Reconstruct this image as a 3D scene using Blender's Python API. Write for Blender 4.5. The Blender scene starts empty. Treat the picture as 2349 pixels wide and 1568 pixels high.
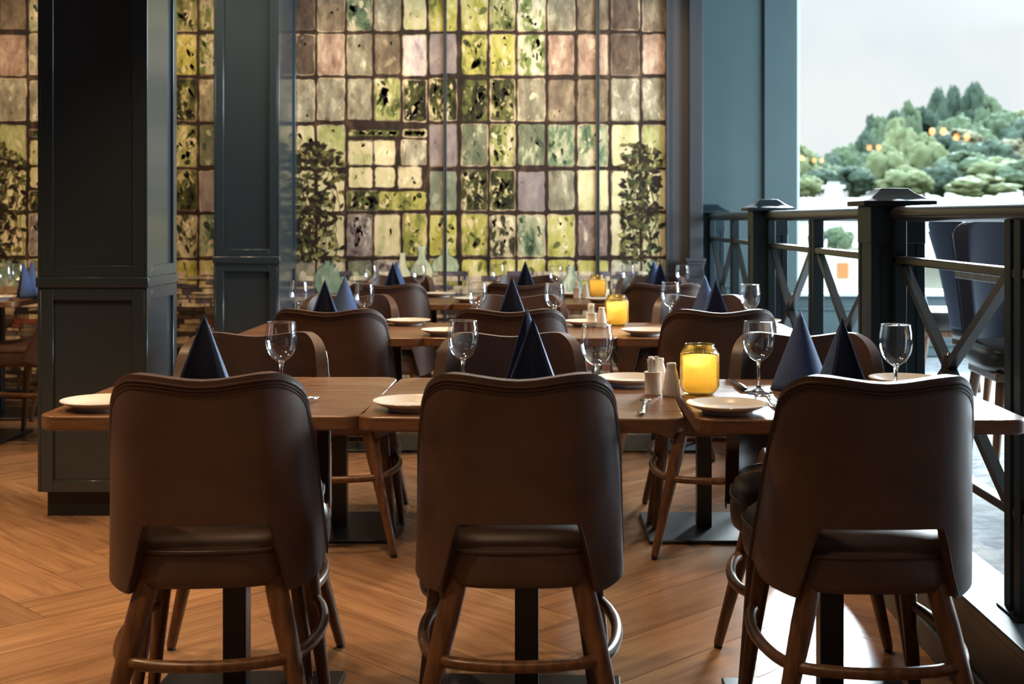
import bpy, math, random
from mathutils import Vector, Matrix, noise
R = math.radians
sc = bpy.context.scene
COL = sc.collection
F, CX, CY, H = 2925.0, 1245.0, 503.0, 1.166     # focal length in pixels, vanishing point, eye height

# ------------------------------------------------------------------ camera
cam = bpy.data.cameras.new('camera'); cam_o = bpy.data.objects.new('camera', cam); COL.objects.link(cam_o)
cam_o.location = (0, 0, H); cam_o.rotation_euler = (R(90), 0, 0)
cam.sensor_width = 36; cam.lens = F/2349*36
cam.shift_x = (1174.5-CX)/2349; cam.shift_y = -(784-CY)/2349
cam.clip_start = .05; cam.clip_end = 600
cam.dof.use_dof = True; cam.dof.focus_distance = 3.5; cam.dof.aperture_fstop = 4.8
sc.camera = cam_o
# ------------------------------------------------------------------ view
sc.view_settings.view_transform = 'Standard'; sc.view_settings.look = 'None'
sc.view_settings.exposure = 0.0; sc.view_settings.gamma = 1.0; sc.view_settings.use_curve_mapping = False
sc.cycles.max_bounces = 16; sc.cycles.transmission_bounces = 16; sc.cycles.transparent_max_bounces = 16
sc.cycles.glossy_bounces = 5; sc.cycles.diffuse_bounces = 4
sc.cycles.use_denoising = True
sc.cycles.sample_clamp_indirect = 10.0
sc.cycles.caustics_refractive = False; sc.cycles.caustics_reflective = False
sc.cycles.blur_glossy = 0.5

# ------------------------------------------------------------------ sky: pale low band, much brighter overcast higher up and towards +X
w = bpy.data.worlds.new('sky'); sc.world = w; w.use_nodes = True
nt = w.node_tree; nt.nodes.clear()
def N(tree, typ, **kw):
    n = tree.nodes.new(typ)
    for k, v in kw.items():
        if k.startswith('i_'): n.inputs[k[2:].replace('_', ' ')].default_value = v
        else: setattr(n, k, v)
    return n
tc = N(nt, 'ShaderNodeTexCoord'); sep = N(nt, 'ShaderNodeSeparateXYZ'); nt.links.new(tc.outputs['Generated'], sep.inputs[0])
mr = N(nt, 'ShaderNodeMapRange', interpolation_type='SMOOTHSTEP'); nt.links.new(sep.outputs['Z'], mr.inputs['Value'])
mr.inputs['From Min'].default_value = .172; mr.inputs['From Max'].default_value = .31
mr.inputs['To Min'].default_value = .0; mr.inputs['To Max'].default_value = 1.0
mx = N(nt, 'ShaderNodeMapRange'); nt.links.new(sep.outputs['X'], mx.inputs['Value'])
mx.inputs['From Min'].default_value = .55; mx.inputs['From Max'].default_value = 1.0
mx.inputs['To Min'].default_value = 0; mx.inputs['To Max'].default_value = 5.0
sk = N(nt, 'ShaderNodeMath', operation='MULTIPLY_ADD'); nt.links.new(mr.outputs[0], sk.inputs[0]); sk.inputs[1].default_value = 9.0; sk.inputs[2].default_value = 1.04
sk2 = N(nt, 'ShaderNodeMath', operation='ADD'); nt.links.new(sk.outputs[0], sk2.inputs[0]); nt.links.new(mx.outputs[0], sk2.inputs[1])
nz = N(nt, 'ShaderNodeTexNoise'); nz.inputs['Scale'].default_value = 7; nz.inputs['Detail'].default_value = 3
nt.links.new(tc.outputs['Generated'], nz.inputs['Vector'])
cr = N(nt, 'ShaderNodeValToRGB'); nt.links.new(nz.outputs[0], cr.inputs[0])
cr.color_ramp.elements[0].position = .38; cr.color_ramp.elements[0].color = (.80, .90, .96, 1)
cr.color_ramp.elements[1].position = .62; cr.color_ramp.elements[1].color = (.98, 1, 1, 1)
cb = N(nt, 'ShaderNodeMix', data_type='RGBA'); nt.links.new(mr.outputs[0], cb.inputs['Factor'])
nt.links.new(cr.outputs[0], cb.inputs['A']); cb.inputs['B'].default_value = (.62, .87, 1.0, 1)
bg = N(nt, 'ShaderNodeBackground'); nt.links.new(cb.outputs['Result'], bg.inputs[0]); nt.links.new(sk2.outputs[0], bg.inputs[1])
ow = N(nt, 'ShaderNodeOutputWorld'); nt.links.new(bg.outputs[0], ow.inputs[0])
w.cycles.sampling_method = 'MANUAL'; w.cycles.sample_map_resolution = 512

# portals in the two glazed openings (they only steer the sampling of the sky)
def light(name, typ, loc, rot, energy, color=(1, 1, 1), **kw):
    l = bpy.data.lights.new(name, typ); o = bpy.data.objects.new(name, l); COL.objects.link(o)
    o.location = loc; o.rotation_euler = rot; l.energy = energy; l.color = color
    for k, v in kw.items():
        if k == 'portal': l.cycles.is_portal = v
        else: setattr(l, k, v)
    return o
ROOM_R, ROOM_L, CEIL, DW, DM, DA = 5.2, -6.0, 3.2, 8.70, 8.30, 8.70
light('portal_back', 'AREA', (3.43, DW+.16, 1.85), (R(-90), 0, 0), 1, shape='RECTANGLE', size=3.5, size_y=2.35, portal=True)
light('portal_side', 'AREA', (ROOM_R+.16, 6.0, 1.85), (0, R(90), 0), 1, shape='RECTANGLE', size=2.35, size_y=3.8, portal=True)
# hazy low sun behind thin cloud, beyond the back window and to its right
sun = light('hazy_sun', 'SUN', (6, 20, 8), (0, 0, 0), 30, (.86, .95, 1.0), angle=R(20))
_az, _el = R(20.5), R(20.5)
sun.rotation_euler = (-Vector((math.sin(_az)*math.cos(_el), math.cos(_az)*math.cos(_el), math.sin(_el)))).to_track_quat('-Z', 'Y').to_euler()
# area lamps added just inside the unseen side windows to boost their daylight
for yy in (5.12, 6.93):
    light('side_window_added_light', 'AREA', (ROOM_R-.02, yy, 1.85), (0, R(90), 0), 400, (.74, .90, 1.0), shape='RECTANGLE', size=2.3, size_y=1.65)
WARM = (1.0, .66, .36)
def spot(name, loc, target, e, ang=75, blend=.6, col=WARM, rad=.05):
    d = Vector(target)-Vector(loc)
    o = light(name, 'SPOT', loc, d.to_track_quat('-Z', 'Y').to_euler(), e, col, spot_size=R(ang), spot_blend=blend, shadow_soft_size=rad)
    return o
# ceiling downlights washing the mural and the floor (unseen spots, no housings are built)
LAMPS = []
for x in (-3.3, -2.3, -1.3, -.35, .45):
    LAMPS.append((x, 7.15)); spot('mural_washer', (x, 7.15, CEIL-.04), (x, 8.3, 1.15), 112, 88, .9, (1.0, .74, .46), .08)
for x, y, e in ((-2.9, 3.2, 260), (-2.5, 5.3, 200), (-3.6, 6.6, 150), (-1.9, 1.6, 190), (-.9, 3.75, 150), (-.7, 5.35, 170), (.55, 4.6, 80), (-.5, 2.85, 50), (-.7, .9, 48), (.6, .9, 30)):
    LAMPS.append((x, y)); spot('downlight', (x, y, CEIL-.04), (x, y+.01, 0), e, 95, .5, WARM, .06)

# ------------------------------------------------------------------ helpers
def srgb(r, g, b):
    f = lambda c: (c/255/12.92) if c/255 <= .04045 else ((c/255+.055)/1.055)**2.4
    return (f(r), f(g), f(b), 1)
class MB:
    def __init__(s): s.v = []; s.f = []; s.c = None
    def add(s, vs, fs):
        n = len(s.v); s.v += [tuple(p) for p in vs]; s.f += [tuple(i+n for i in f) for f in fs]; return s
    def box(s, c, d, rz=0, rx=0, ry=0):
        m = Matrix.Translation(Vector(c)) @ Matrix.Rotation(rz, 4, 'Z') @ Matrix.Rotation(ry, 4, 'Y') @ Matrix.Rotation(rx, 4, 'X')
        vs = [m @ Vector((sx*d[0]/2, sy*d[1]/2, sz*d[2]/2)) for sx in (-1, 1) for sy in (-1, 1) for sz in (-1, 1)]
        return s.add(vs, [(0, 1, 3, 2), (4, 6, 7, 5), (0, 4, 5, 1), (2, 3, 7, 6), (0, 2, 6, 4), (1, 5, 7, 3)])
    def span(s, x0, x1, y0, y1, z0, z1): return s.box(((x0+x1)/2, (y0+y1)/2, (z0+z1)/2), (x1-x0, y1-y0, z1-z0))
    def lathe(s, prof, n=32, c=(0, 0, 0), rmod=None, close=False):
        vs = []
        for k, (r, z) in enumerate(prof):
            for i in range(n):
                a = 2*math.pi*i/n; rr = r*(rmod(k, a) if rmod else 1)
                vs.append((c[0]+rr*math.cos(a), c[1]+rr*math.sin(a), c[2]+z))
        fs = []; m = len(prof)
        for k in range(m-1 if not close else m):
            k2 = (k+1) % m
            for i in range(n):
                j = (i+1) % n; fs.append((k*n+i, k*n+j, k2*n+j, k2*n+i))
        if not close:
            if prof[0][0] > 1e-6: fs.append(tuple(range(n-1, -1, -1)))
            if prof[-1][0] > 1e-6: fs.append(tuple((m-1)*n+i for i in range(n)))
        return s.add(vs, fs)
    def tube(s, pts, rad, n=10, sq=None, cap=True, closed=False):
        pts = [Vector(p) for p in pts]; m = len(pts)
        rad = rad if isinstance(rad, (list, tuple)) else [rad]*m
        vs = []; up = None
        for k in range(m):
            a = pts[(k-1) % m] if (closed or k > 0) else pts[k]; b = pts[(k+1) % m] if (closed or k < m-1) else pts[k]
            t = (b-a).normalized()
            if up is None:
                up = Vector((0, 0, 1)) if abs(t.z) < .9 else Vector((0, 1, 0))
            up = (up - t*up.dot(t)).normalized(); sd = t.cross(up)
            for i in range(n):
                an = 2*math.pi*i/n + (math.pi/4 if n == 4 else 0)
                vs.append(pts[k] + sd*math.cos(an)*rad[k]*(sq[0] if sq else 1) + up*math.sin(an)*rad[k]*(sq[1] if sq else 1))
        fs = []
        for k in range(m if closed else m-1):
            k2 = (k+1) % m
            for i in range(n):
                j = (i+1) % n; fs.append((k*n+i, k2*n+i, k2*n+j, k*n+j))
        if cap and not closed: fs += [tuple(range(n)), tuple((m-1)*n+i for i in range(n-1, -1, -1))]
        return s.add(vs, fs)
    def grid(s, fn, nu, nv):
        vs = [fn(i/nu, j/nv) for j in range(nv+1) for i in range(nu+1)]
        fs = [(j*(nu+1)+i, j*(nu+1)+i+1, (j+1)*(nu+1)+i+1, (j+1)*(nu+1)+i) for j in range(nv) for i in range(nu)]
        return s.add(vs, fs)
    def prism(s, poly, z0, z1):
        n = len(poly); vs = [(x, y, z0) for x, y in poly]+[(x, y, z1) for x, y in poly]
        return s.add(vs, [tuple(range(n-1, -1, -1)), tuple(range(n, 2*n))]+[(i, (i+1) % n, n+(i+1) % n, n+i) for i in range(n)])
    def build(s, name, mat, parent=None, bevel=0, seg=2, smooth=35, solid=0, sub=0, loc=None, off=-1, weld=False):
        me = bpy.data.meshes.new(name); me.from_pydata(s.v, [], s.f); me.update()
        me.materials.append(mat)
        import bmesh
        b = bmesh.new(); b.from_mesh(me)
        if weld: bmesh.ops.remove_doubles(b, verts=b.verts, dist=weld)
        bmesh.ops.recalc_face_normals(b, faces=b.faces); b.to_mesh(me); b.free()
        if smooth:
            me.shade_smooth()
            if smooth < 180: me.set_sharp_from_angle(angle=R(smooth))
        o = bpy.data.objects.new(name, me); COL.objects.link(o)
        if loc: o.location = loc
        if parent: o.parent = parent
        if solid: m = o.modifiers.new('s', 'SOLIDIFY'); m.thickness = solid; m.offset = off
        if bevel: m = o.modifiers.new('b', 'BEVEL'); m.width = bevel; m.segments = seg; m.limit_method = 'ANGLE'; m.angle_limit = R(40)
        if sub: m = o.modifiers.new('u', 'SUBSURF'); m.levels = sub; m.render_levels = sub
        return o
def tag(o, label=None, cat=None, group=None, kind=None):
    if label: o['label'] = label
    if cat: o['category'] = cat
    if group: o['group'] = group
    if kind: o['kind'] = kind
    return o
def empty(name, loc=(0, 0, 0), rz=0):
    o = bpy.data.objects.new(name, None); o.empty_display_size = .05; COL.objects.link(o)
    o.location = loc; o.rotation_euler = (0, 0, rz); return o
def struct(o): o['kind'] = 'structure'; return o
KIDS = {}
def children(o): return [c for c in bpy.data.objects if c.parent == o]
def copy_tree(o, parent=None):
    c = o.copy(); COL.objects.link(c)
    if parent: c.parent = parent
    if o.name not in KIDS: KIDS[o.name] = children(o)
    for ch in KIDS[o.name]: copy_tree(ch, c)
    return c
class Proto:
    """first placing moves the prototype itself, later ones copy it"""
    def __init__(s, root): s.root = root; s.used = False
    def put(s, loc, rz, label, cat=None, group=None):
        if s.used: o = copy_tree(s.root)
        else: o = s.root; s.used = True
        o.location = loc; o.rotation_euler = (o.rotation_euler[0], o.rotation_euler[1], rz)
        return tag(o, label, cat, group)
def at(px, py, z=.75):
    sc_ = (py-CY)/(H-z); return Vector(((px-CX)/sc_, F/sc_, z))

# ------------------------------------------------------------------ materials
def mat(name, col, rough=.5, metal=0, **kw):
    m = bpy.data.materials.new(name); m.use_nodes = True
    p = m.node_tree.nodes['Principled BSDF']
    p.inputs['Base Color'].default_value = col if len(col) == 4 else (*col, 1)
    p.inputs['Roughness'].default_value = rough; p.inputs['Metallic'].default_value = metal
    for k, v in kw.items(): p.inputs[k].default_value = v
    return m
def pn(m): return m.node_tree, m.node_tree.nodes['Principled BSDF']
def noise_col(m, c0, c1, scale=(8, 8, 8), detail=4, lo=.35, hi=.65, dist=0, bump=0, bscale=None, bdist=.002, rough=None):
    t, p = pn(m); tcn = N(t, 'ShaderNodeTexCoord'); mp = N(t, 'ShaderNodeMapping'); mp.inputs['Scale'].default_value = scale
    t.links.new(tcn.outputs['Object'], mp.inputs['Vector'])
    n = N(t, 'ShaderNodeTexNoise'); n.inputs['Scale'].default_value = 1; n.inputs['Detail'].default_value = detail; n.inputs['Distortion'].default_value = dist
    t.links.new(mp.outputs[0], n.inputs['Vector'])
    r = N(t, 'ShaderNodeValToRGB'); r.color_ramp.elements[0].position = lo; r.color_ramp.elements[1].position = hi
    r.color_ramp.elements[0].color = (*c0[:3], 1); r.color_ramp.elements[1].color = (*c1[:3], 1)
    t.links.new(n.outputs[0], r.inputs[0]); t.links.new(r.outputs[0], p.inputs['Base Color'])
    if rough:
        q = N(t, 'ShaderNodeMapRange'); q.inputs['From Min'].default_value = lo; q.inputs['From Max'].default_value = hi
        q.inputs['To Min'].default_value = rough[0]; q.inputs['To Max'].default_value = rough[1]
        t.links.new(n.outputs[0], q.inputs['Value']); t.links.new(q.outputs[0], p.inputs['Roughness'])
    if bump:
        src = n
        if bscale:
            mp2 = N(t, 'ShaderNodeMapping'); mp2.inputs['Scale'].default_value = bscale
            t.links.new(tcn.outputs['Object'], mp2.inputs['Vector'])
            src = N(t, 'ShaderNodeTexNoise'); src.inputs['Scale'].default_value = 1; src.inputs['Detail'].default_value = 3
            t.links.new(mp2.outputs[0], src.inputs['Vector'])
        b = N(t, 'ShaderNodeBump'); b.inputs['Strength'].default_value = bump; b.inputs['Distance'].default_value = bdist
        t.links.new(src.outputs[0], b.inputs['Height']); t.links.new(b.outputs[0], p.inputs['Normal'])
    return m
M = {}
M['leather'] = noise_col(mat('brown_leather', (.1, .05, .03), .42), (.054, .030, .022), (.098, .052, .036), (6, 6, 6), 5, .3, .7, .6, .35, (260, 260, 260), .0008, (.38, .50))
M['leather_dark'] = noise_col(mat('black_leather', (.02, .02, .02), .3), (.012, .011, .011), (.03, .026, .024), (7, 7, 7), 4, .3, .7, .5, .3, (240, 240, 240), .0008)
M['piping'] = mat('leather_piping', (.055, .026, .017), .4)
M['leg'] = noise_col(mat('walnut_stained_wood', (.1, .05, .02), .35), (.060, .027, .012), (.17, .075, .030), (60, 60, 4), 4, .3, .7, .3, 0, None, .001, (.28, .42))
M['glide'] = mat('black_glide', (.01, .01, .01), .5)
M['table'] = noise_col(mat('oak_table_wood', (.2, .1, .05), .3), (.115, .052, .026), (.235, .118, .058), (5, 55, 40), 6, .3, .72, 1.2, .55, (9, 160, 60), .0012, (.26, .40))
M['black'] = mat('black_painted_steel', (.006, .008, .010), .35)
M['rail'] = mat('dark_green_black_paint', (.009, .020, .026), .45, **{'Specular IOR Level': .35})
M['railcap'] = mat('bronze_brown_handrail', (.024, .028, .029), .28)
M['pillar'] = mat('dark_slate_paint', (.028, .040, .048), .24, **{'Coat Weight': .35, 'Coat Roughness': .12})
M['plinth'] = mat('black_plinth', (.008, .010, .010), .45)
M['blue'] = noise_col(mat('blue_grey_paint', (.1, .19, .24), .55), (.034, .063, .070), (.040, .071, .078), (2, 2, 2), 2)
M['grey'] = mat('warm_grey_paint', (.075, .070, .074), .55)
M['greydark'] = mat('dark_grey_frame_paint', (.030, .034, .042), .5)
M['strip'] = mat('brushed_metal_strip', (.055, .065, .070), .5, .5)
M['white'] = mat('white_glazed_china', (.78, .74, .68), .12)
M['paper'] = mat('white_paper', (.82, .80, .76), .8)
M['napkin'] = noise_col(mat('navy_paper_napkin', (.02, .035, .1), .75), (.026, .056, .150), (.036, .074, .190), (90, 90, 90), 3, .3, .7, 0, .3, (300, 300, 300), .0006)
M['steel'] = mat('polished_steel', (.55, .55, .56), .16, 1)
M['knife_handle'] = mat('black_knife_handle', (.012, .012, .014), .3)
M['velvet'] = mat('navy_velvet', (.007, .012, .028), .75); M['velvet'].node_tree.nodes['Principled BSDF'].inputs['Sheen Weight'].default_value = .3
M['velvet'].node_tree.nodes['Principled BSDF'].inputs['Sheen Tint'].default_value = (.35, .5, .8, 1)
M['ceiling'] = mat('ceiling_paint', (.12, .12, .12), .8)
M['carpet'] = noise_col(mat('pale_grey_carpet', (.3, .33, .35), .9), (.22, .25, .28), (.42, .45, .48), (14, 14, 14), 6, .35, .65, 1, .5, (90, 90, 90), .003)
M['curb'] = mat('grey_curb_paint', (.045, .055, .062), .3)
M['sill'] = mat('pale_sill_paint', (.45, .52, .56), .35)
M['wallroom'] = mat('room_wall_paint', (.06, .075, .085), .6)
def glass_mat(name, col=(1, 1, 1), rough=0, ior=1.5):
    m = mat(name, (*col, 1), rough); p = pn(m)[1]; p.inputs['Transmission Weight'].default_value = 1; p.inputs['IOR'].default_value = ior; return m
M['glass'] = glass_mat('clear_wine_glass')
def pane_mat():
    m = bpy.data.materials.new('window_glass'); m.use_nodes = True; t = m.node_tree; t.nodes.clear()
    tr = N(t, 'ShaderNodeBsdfTransparent'); tr.inputs[0].default_value = (.97, .985, .98, 1)
    gl = N(t, 'ShaderNodeBsdfGlossy'); gl.inputs['Roughness'].default_value = .015
    lw = N(t, 'ShaderNodeFresnel'); lw.inputs[0].default_value = 1.5
    mi = N(t, 'ShaderNodeMixShader'); o = N(t, 'ShaderNodeOutputMaterial')
    t.links.new(lw.outputs[0], mi.inputs[0]); t.links.new(tr.outputs[0], mi.inputs[1]); t.links.new(gl.outputs[0], mi.inputs[2]); t.links.new(mi.outputs[0], o.inputs[0]); return m
M['pane'] = pane_mat()
def thin_mat(name, clear, edge, ior=1.52, rough=.01, pw=2.6):
    m = bpy.data.materials.new(name); m.use_nodes = True; t = m.node_tree; t.nodes.clear()
    lw = N(t, 'ShaderNodeLayerWeight'); lw.inputs['Blend'].default_value = .5
    pw_ = N(t, 'ShaderNodeMath', operation='POWER'); t.links.new(lw.outputs['Facing'], pw_.inputs[0]); pw_.inputs[1].default_value = pw
    mc = N(t, 'ShaderNodeMix', data_type='RGBA'); t.links.new(pw_.outputs[0], mc.inputs['Factor']); mc.inputs['A'].default_value = (*clear, 1); mc.inputs['B'].default_value = (*edge, 1)
    tr = N(t, 'ShaderNodeBsdfTransparent'); t.links.new(mc.outputs['Result'], tr.inputs[0])
    gl = N(t, 'ShaderNodeBsdfGlossy'); gl.inputs['Roughness'].default_value = rough
    fr0 = N(t, 'ShaderNodeFresnel'); fr0.inputs[0].default_value = ior; fr_ = N(t, 'ShaderNodeMath', operation='MINIMUM'); t.links.new(fr0.outputs[0], fr_.inputs[0]); fr_.inputs[1].default_value = .42
    mi = N(t, 'ShaderNodeMixShader'); o = N(t, 'ShaderNodeOutputMaterial')
    t.links.new(fr_.outputs[0], mi.inputs[0]); t.links.new(tr.outputs[0], mi.inputs[1]); t.links.new(gl.outputs[0], mi.inputs[2]); t.links.new(mi.outputs[0], o.inputs[0]); return m
M['thin'] = thin_mat('clear_wine_glass_bowl', (.985, .99, .99), (.80, .84, .86), 1.7, .035, 6)
M['amber'] = thin_mat('amber_ribbed_glass', (1.0, .90, .58), (.40, .26, .08), 1.6, .02, 1.3)
def glow(name, col, s):
    m = mat(name, (*col, 1), .5); p = pn(m)[1]; p.inputs['Emission Color'].default_value = (*col, 1); p.inputs['Emission Strength'].default_value = s; return m
M['flame'] = glow('candle_flame', (1, .66, .26), 8)
M['bulb'] = glow('warm_bulb', (1, .36, .10), 26)
def wax():
    m = bpy.data.materials.new('amber_wax_glow'); m.use_nodes = True; t = m.node_tree; t.nodes.clear()
    a = N(t, 'ShaderNodeBsdfTranslucent'); a.inputs[0].default_value = (1, .90, .55, 1)
    b = N(t, 'ShaderNodeBsdfDiffuse'); b.inputs[0].default_value = (.9, .75, .38, 1)
    mi = N(t, 'ShaderNodeMixShader'); mi.inputs[0].default_value = .25; o = N(t, 'ShaderNodeOutputMaterial')
    t.links.new(a.outputs[0], mi.inputs[1]); t.links.new(b.outputs[0], mi.inputs[2]); t.links.new(mi.outputs[0], o.inputs[0]); return m
M['wax'] = wax()

# herringbone floor material
def floor_mat():
    m = mat('herringbone_oak', (.3, .15, .07), .33); t, p = pn(m)
    geo = N(t, 'ShaderNodeNewGeometry'); at_ = N(t, 'ShaderNodeAttribute', attribute_name='tone')
    sepc = N(t, 'ShaderNodeSeparateColor'); t.links.new(at_.outputs['Color'], sepc.inputs[0])
    # two rotated grains chosen by the plank's direction
    outs = []
    for ang in (45, -45):
        mp = N(t, 'ShaderNodeMapping'); mp.vector_type = 'TEXTURE'; mp.inputs['Rotation'].default_value = (0, 0, R(ang))
        t.links.new(geo.outputs['Position'], mp.inputs['Vector']); outs.append(mp)
    mi = N(t, 'ShaderNodeMix', data_type='VECTOR'); t.links.new(sepc.outputs['Green'], mi.inputs['Factor'])
    t.links.new(outs[0].outputs[0], mi.inputs['A']); t.links.new(outs[1].outputs[0], mi.inputs['B'])
    mp = N(t, 'ShaderNodeMapping'); mp.inputs['Scale'].default_value = (2.2, 26, 1); t.links.new(mi.outputs['Result'], mp.inputs['Vector'])
    off = N(t, 'ShaderNodeVectorMath', operation='MULTIPLY_ADD'); off.inputs[1].default_value = (1, 1, 1)
    t.links.new(mp.outputs[0], off.inputs[0]); t.links.new(at_.outputs['Color'], off.inputs[2])
    sc2 = N(t, 'ShaderNodeVectorMath', operation='SCALE'); sc2.inputs['Scale'].default_value = 9.0
    t.links.new(at_.outputs['Color'], sc2.inputs[0]); t.links.new(sc2.outputs[0], off.inputs[2])
    n = N(t, 'ShaderNodeTexNoise'); n.inputs['Scale'].default_value = 1; n.inputs['Detail'].default_value = 7; n.inputs['Roughness'].default_value = .62; n.inputs['Distortion'].default_value = .7
    t.links.new(off.outputs[0], n.inputs['Vector'])
    r = N(t, 'ShaderNodeValToRGB'); e = r.color_ramp.elements
    e[0].position = .30; e[0].color = (.165, .085, .042, 1); e[1].position = .70; e[1].color = (.33, .185, .097, 1)
    x = e.new(.47); x.color = (.245, .132, .068, 1)
    t.links.new(n.outputs[0], r.inputs[0])
    hsv = N(t, 'ShaderNodeHueSaturation'); t.links.new(r.outputs[0], hsv.inputs['Color'])
    v = N(t, 'ShaderNodeMapRange'); v.inputs['To Min'].default_value = .82; v.inputs['To Max'].default_value = 1.16; t.links.new(sepc.outputs['Red'], v.inputs['Value']); t.links.new(v.outputs[0], hsv.inputs['Value'])
    t.links.new(hsv.outputs[0], p.inputs['Base Color'])
    rr = N(t, 'ShaderNodeMapRange'); rr.inputs['From Min'].default_value = .3; rr.inputs['From Max'].default_value = .7; rr.inputs['To Min'].default_value = .26; rr.inputs['To Max'].default_value = .20
    t.links.new(n.outputs[0], rr.inputs['Value']); t.links.new(rr.outputs[0], p.inputs['Roughness'])
    b = N(t, 'ShaderNodeBump'); b.inputs['Strength'].default_value = .25; b.inputs['Distance'].default_value = .001
    t.links.new(n.outputs[0], b.inputs['Height']); t.links.new(b.outputs[0], p.inputs['Normal']); return m
M['floor'] = floor_mat()

# ------------------------------------------------------------------ coloured mesh (faces carry attributes)
def colour_mesh(name, verts, faces, attrs, mat_, parent=None, domain='CORNER'):
    me = bpy.data.meshes.new(name); me.from_pydata(verts, [], faces); me.materials.append(mat_)
    for an, vals in attrs.items():
        at_ = me.color_attributes.new(an, 'FLOAT_COLOR', 'CORNER'); buf = []
        for f, c in zip(faces, vals): buf += list(c)*len(f)
        at_.data.foreach_set('color', buf)
    me.update(); o = bpy.data.objects.new(name, me); COL.objects.link(o)
    if parent: o.parent = parent
    return o

# ------------------------------------------------------------------ floor
random.seed(4)
def build_floor():
    W, L = .22, 1.1; verts = []; faces = []; tone = []; g = .0011
    c = math.cos(R(45)); k = int(L/W)
    def plank(u0, v0, du, dv, d):
        xs = [(u0+g, v0+g), (u0+du-g, v0+g), (u0+du-g, v0+dv-g), (u0+g, v0+dv-g)]
        ws = [((u-v)*c+.1, (u+v)*c) for u, v in xs]
        cx = sum(p[0] for p in ws)/4; cy = sum(p[1] for p in ws)/4
        if cx < -6.2 or cx > 1.6 or cy < -1.2 or cy > 10.3: return
        n = len(verts); verts.extend((x, y, 0) for x, y in ws); verts.extend((x, y, -.0015) for x, y in ws)
        t = (random.random(), d, random.random(), 1)
        for f in ((0, 1, 2, 3), (0, 4, 5, 1), (1, 5, 6, 2), (2, 6, 7, 3), (3, 7, 4, 0)):
            faces.append(tuple(i+n for i in f)); tone.append(t)
    # herringbone: diagonal chains of an L x W and a W x L plank
    for i in range(-90, 110):
        for j in range(-40, 40):
            u = i*W + j*L; v = i*W - j*L
            plank(u, v, L, W, 0.0)
            plank(u-W+0, v+0, W, L, 1.0) if False else plank(u+L, v-L+W, W, L, 1.0)
    n = len(verts); verts.extend([(-6.2, -3.2, -.0015), (1.6, -3.2, -.0015), (1.6, 10.3, -.0015), (-6.2, 10.3, -.0015)]); faces.append((n, n+1, n+2, n+3)); tone.append((.0, 0, 0, 1))
    return struct(colour_mesh('floor', verts, faces, {'tone': tone}, M['floor']))
build_floor()

# ------------------------------------------------------------------ shell of the room
CURB_X = 1.045; PLAT = .235
struct(MB().span(CURB_X+.10, ROOM_R, -3.2, DW+.1, 0, PLAT-.012).build('floor_raised', M['carpet'], smooth=0))
struct(MB().span(CURB_X, CURB_X+.11, -3.2, DA, 0, PLAT-.02).build('trim_1', M['curb'], smooth=0))
struct(MB().span(CURB_X-.012, CURB_X+.16, -3.2, DA, PLAT-.02, PLAT+.004).build('trim_2', M['curb'], bevel=.004))
struct(MB().span(CURB_X-.014, CURB_X-.0005, -3.2, DA, 0, .075).build('baseboard_platform', M['curb'], bevel=.004))
struct(MB().span(ROOM_L-.1, ROOM_R+.2, -3.3, DA+.2, CEIL, CEIL+.1).build('ceiling', M['ceiling'], smooth=0))
struct(MB().span(ROOM_L-.1, ROOM_L, -3.3, 9.7, 0, CEIL).build('wall_left', M['wallroom'], smooth=0))
struct(MB().span(ROOM_L, ROOM_R, -3.3, -3.2, 0, CEIL).build('wall_rear', M['wallroom'], smooth=0))
# glazed back wall right of the alcove
WX = 1.732; SZ = .655
struct(MB().span(WX, ROOM_R, DW, DW+.14, 0, SZ-.01).span(WX, ROOM_R, DW, DW+.14, 3.02, CEIL).span(1.0, WX, DW, DW+.14, 0, CEIL)
       .span(ROOM_R-.1, ROOM_R+.1, DW, DW+.14, 0, CEIL).build('wall_window', M['blue'], smooth=0))
struct(MB().span(1.509, WX, DW-.022, DW-.0005, 0, CEIL).build('trim_10', M['blue'], bevel=.002))
struct(MB().span(WX-.045, ROOM_R-.1, DW-.06, DW+.05, SZ-.012, SZ+.012).build('trim_3', M['sill'], bevel=.004))
struct(MB().span(WX, ROOM_R, DW-.014, DW-.0005, .545, .57).span(WX, ROOM_R, DW-.014, DW-.0005, .300, .335).span(1.03, ROOM_R, DW-.016, DW-.0005, PLAT, PLAT+.05).build('trim_4', M['blue'], bevel=.003))
pf = MB().span(WX, WX+.03, DW+.05, DW+.10, SZ+.01, 3.02)
for mxx in (3.6, ): pf.span(mxx-.03, mxx+.03, DW+.05, DW+.11, SZ, 3.02)
fr = struct(pf.span(WX, ROOM_R-.1, DW+.055, DW+.105, SZ, SZ+.03).span(WX, ROOM_R-.1, DW+.055, DW+.105, 2.98, 3.02).build('window_1', M['sill'], bevel=.003))
MB().span(WX+.03, ROOM_R-.1, DW+.078, DW+.082, SZ+.03, 2.98).build('window_pane', M['pane'], fr, smooth=0)
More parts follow.
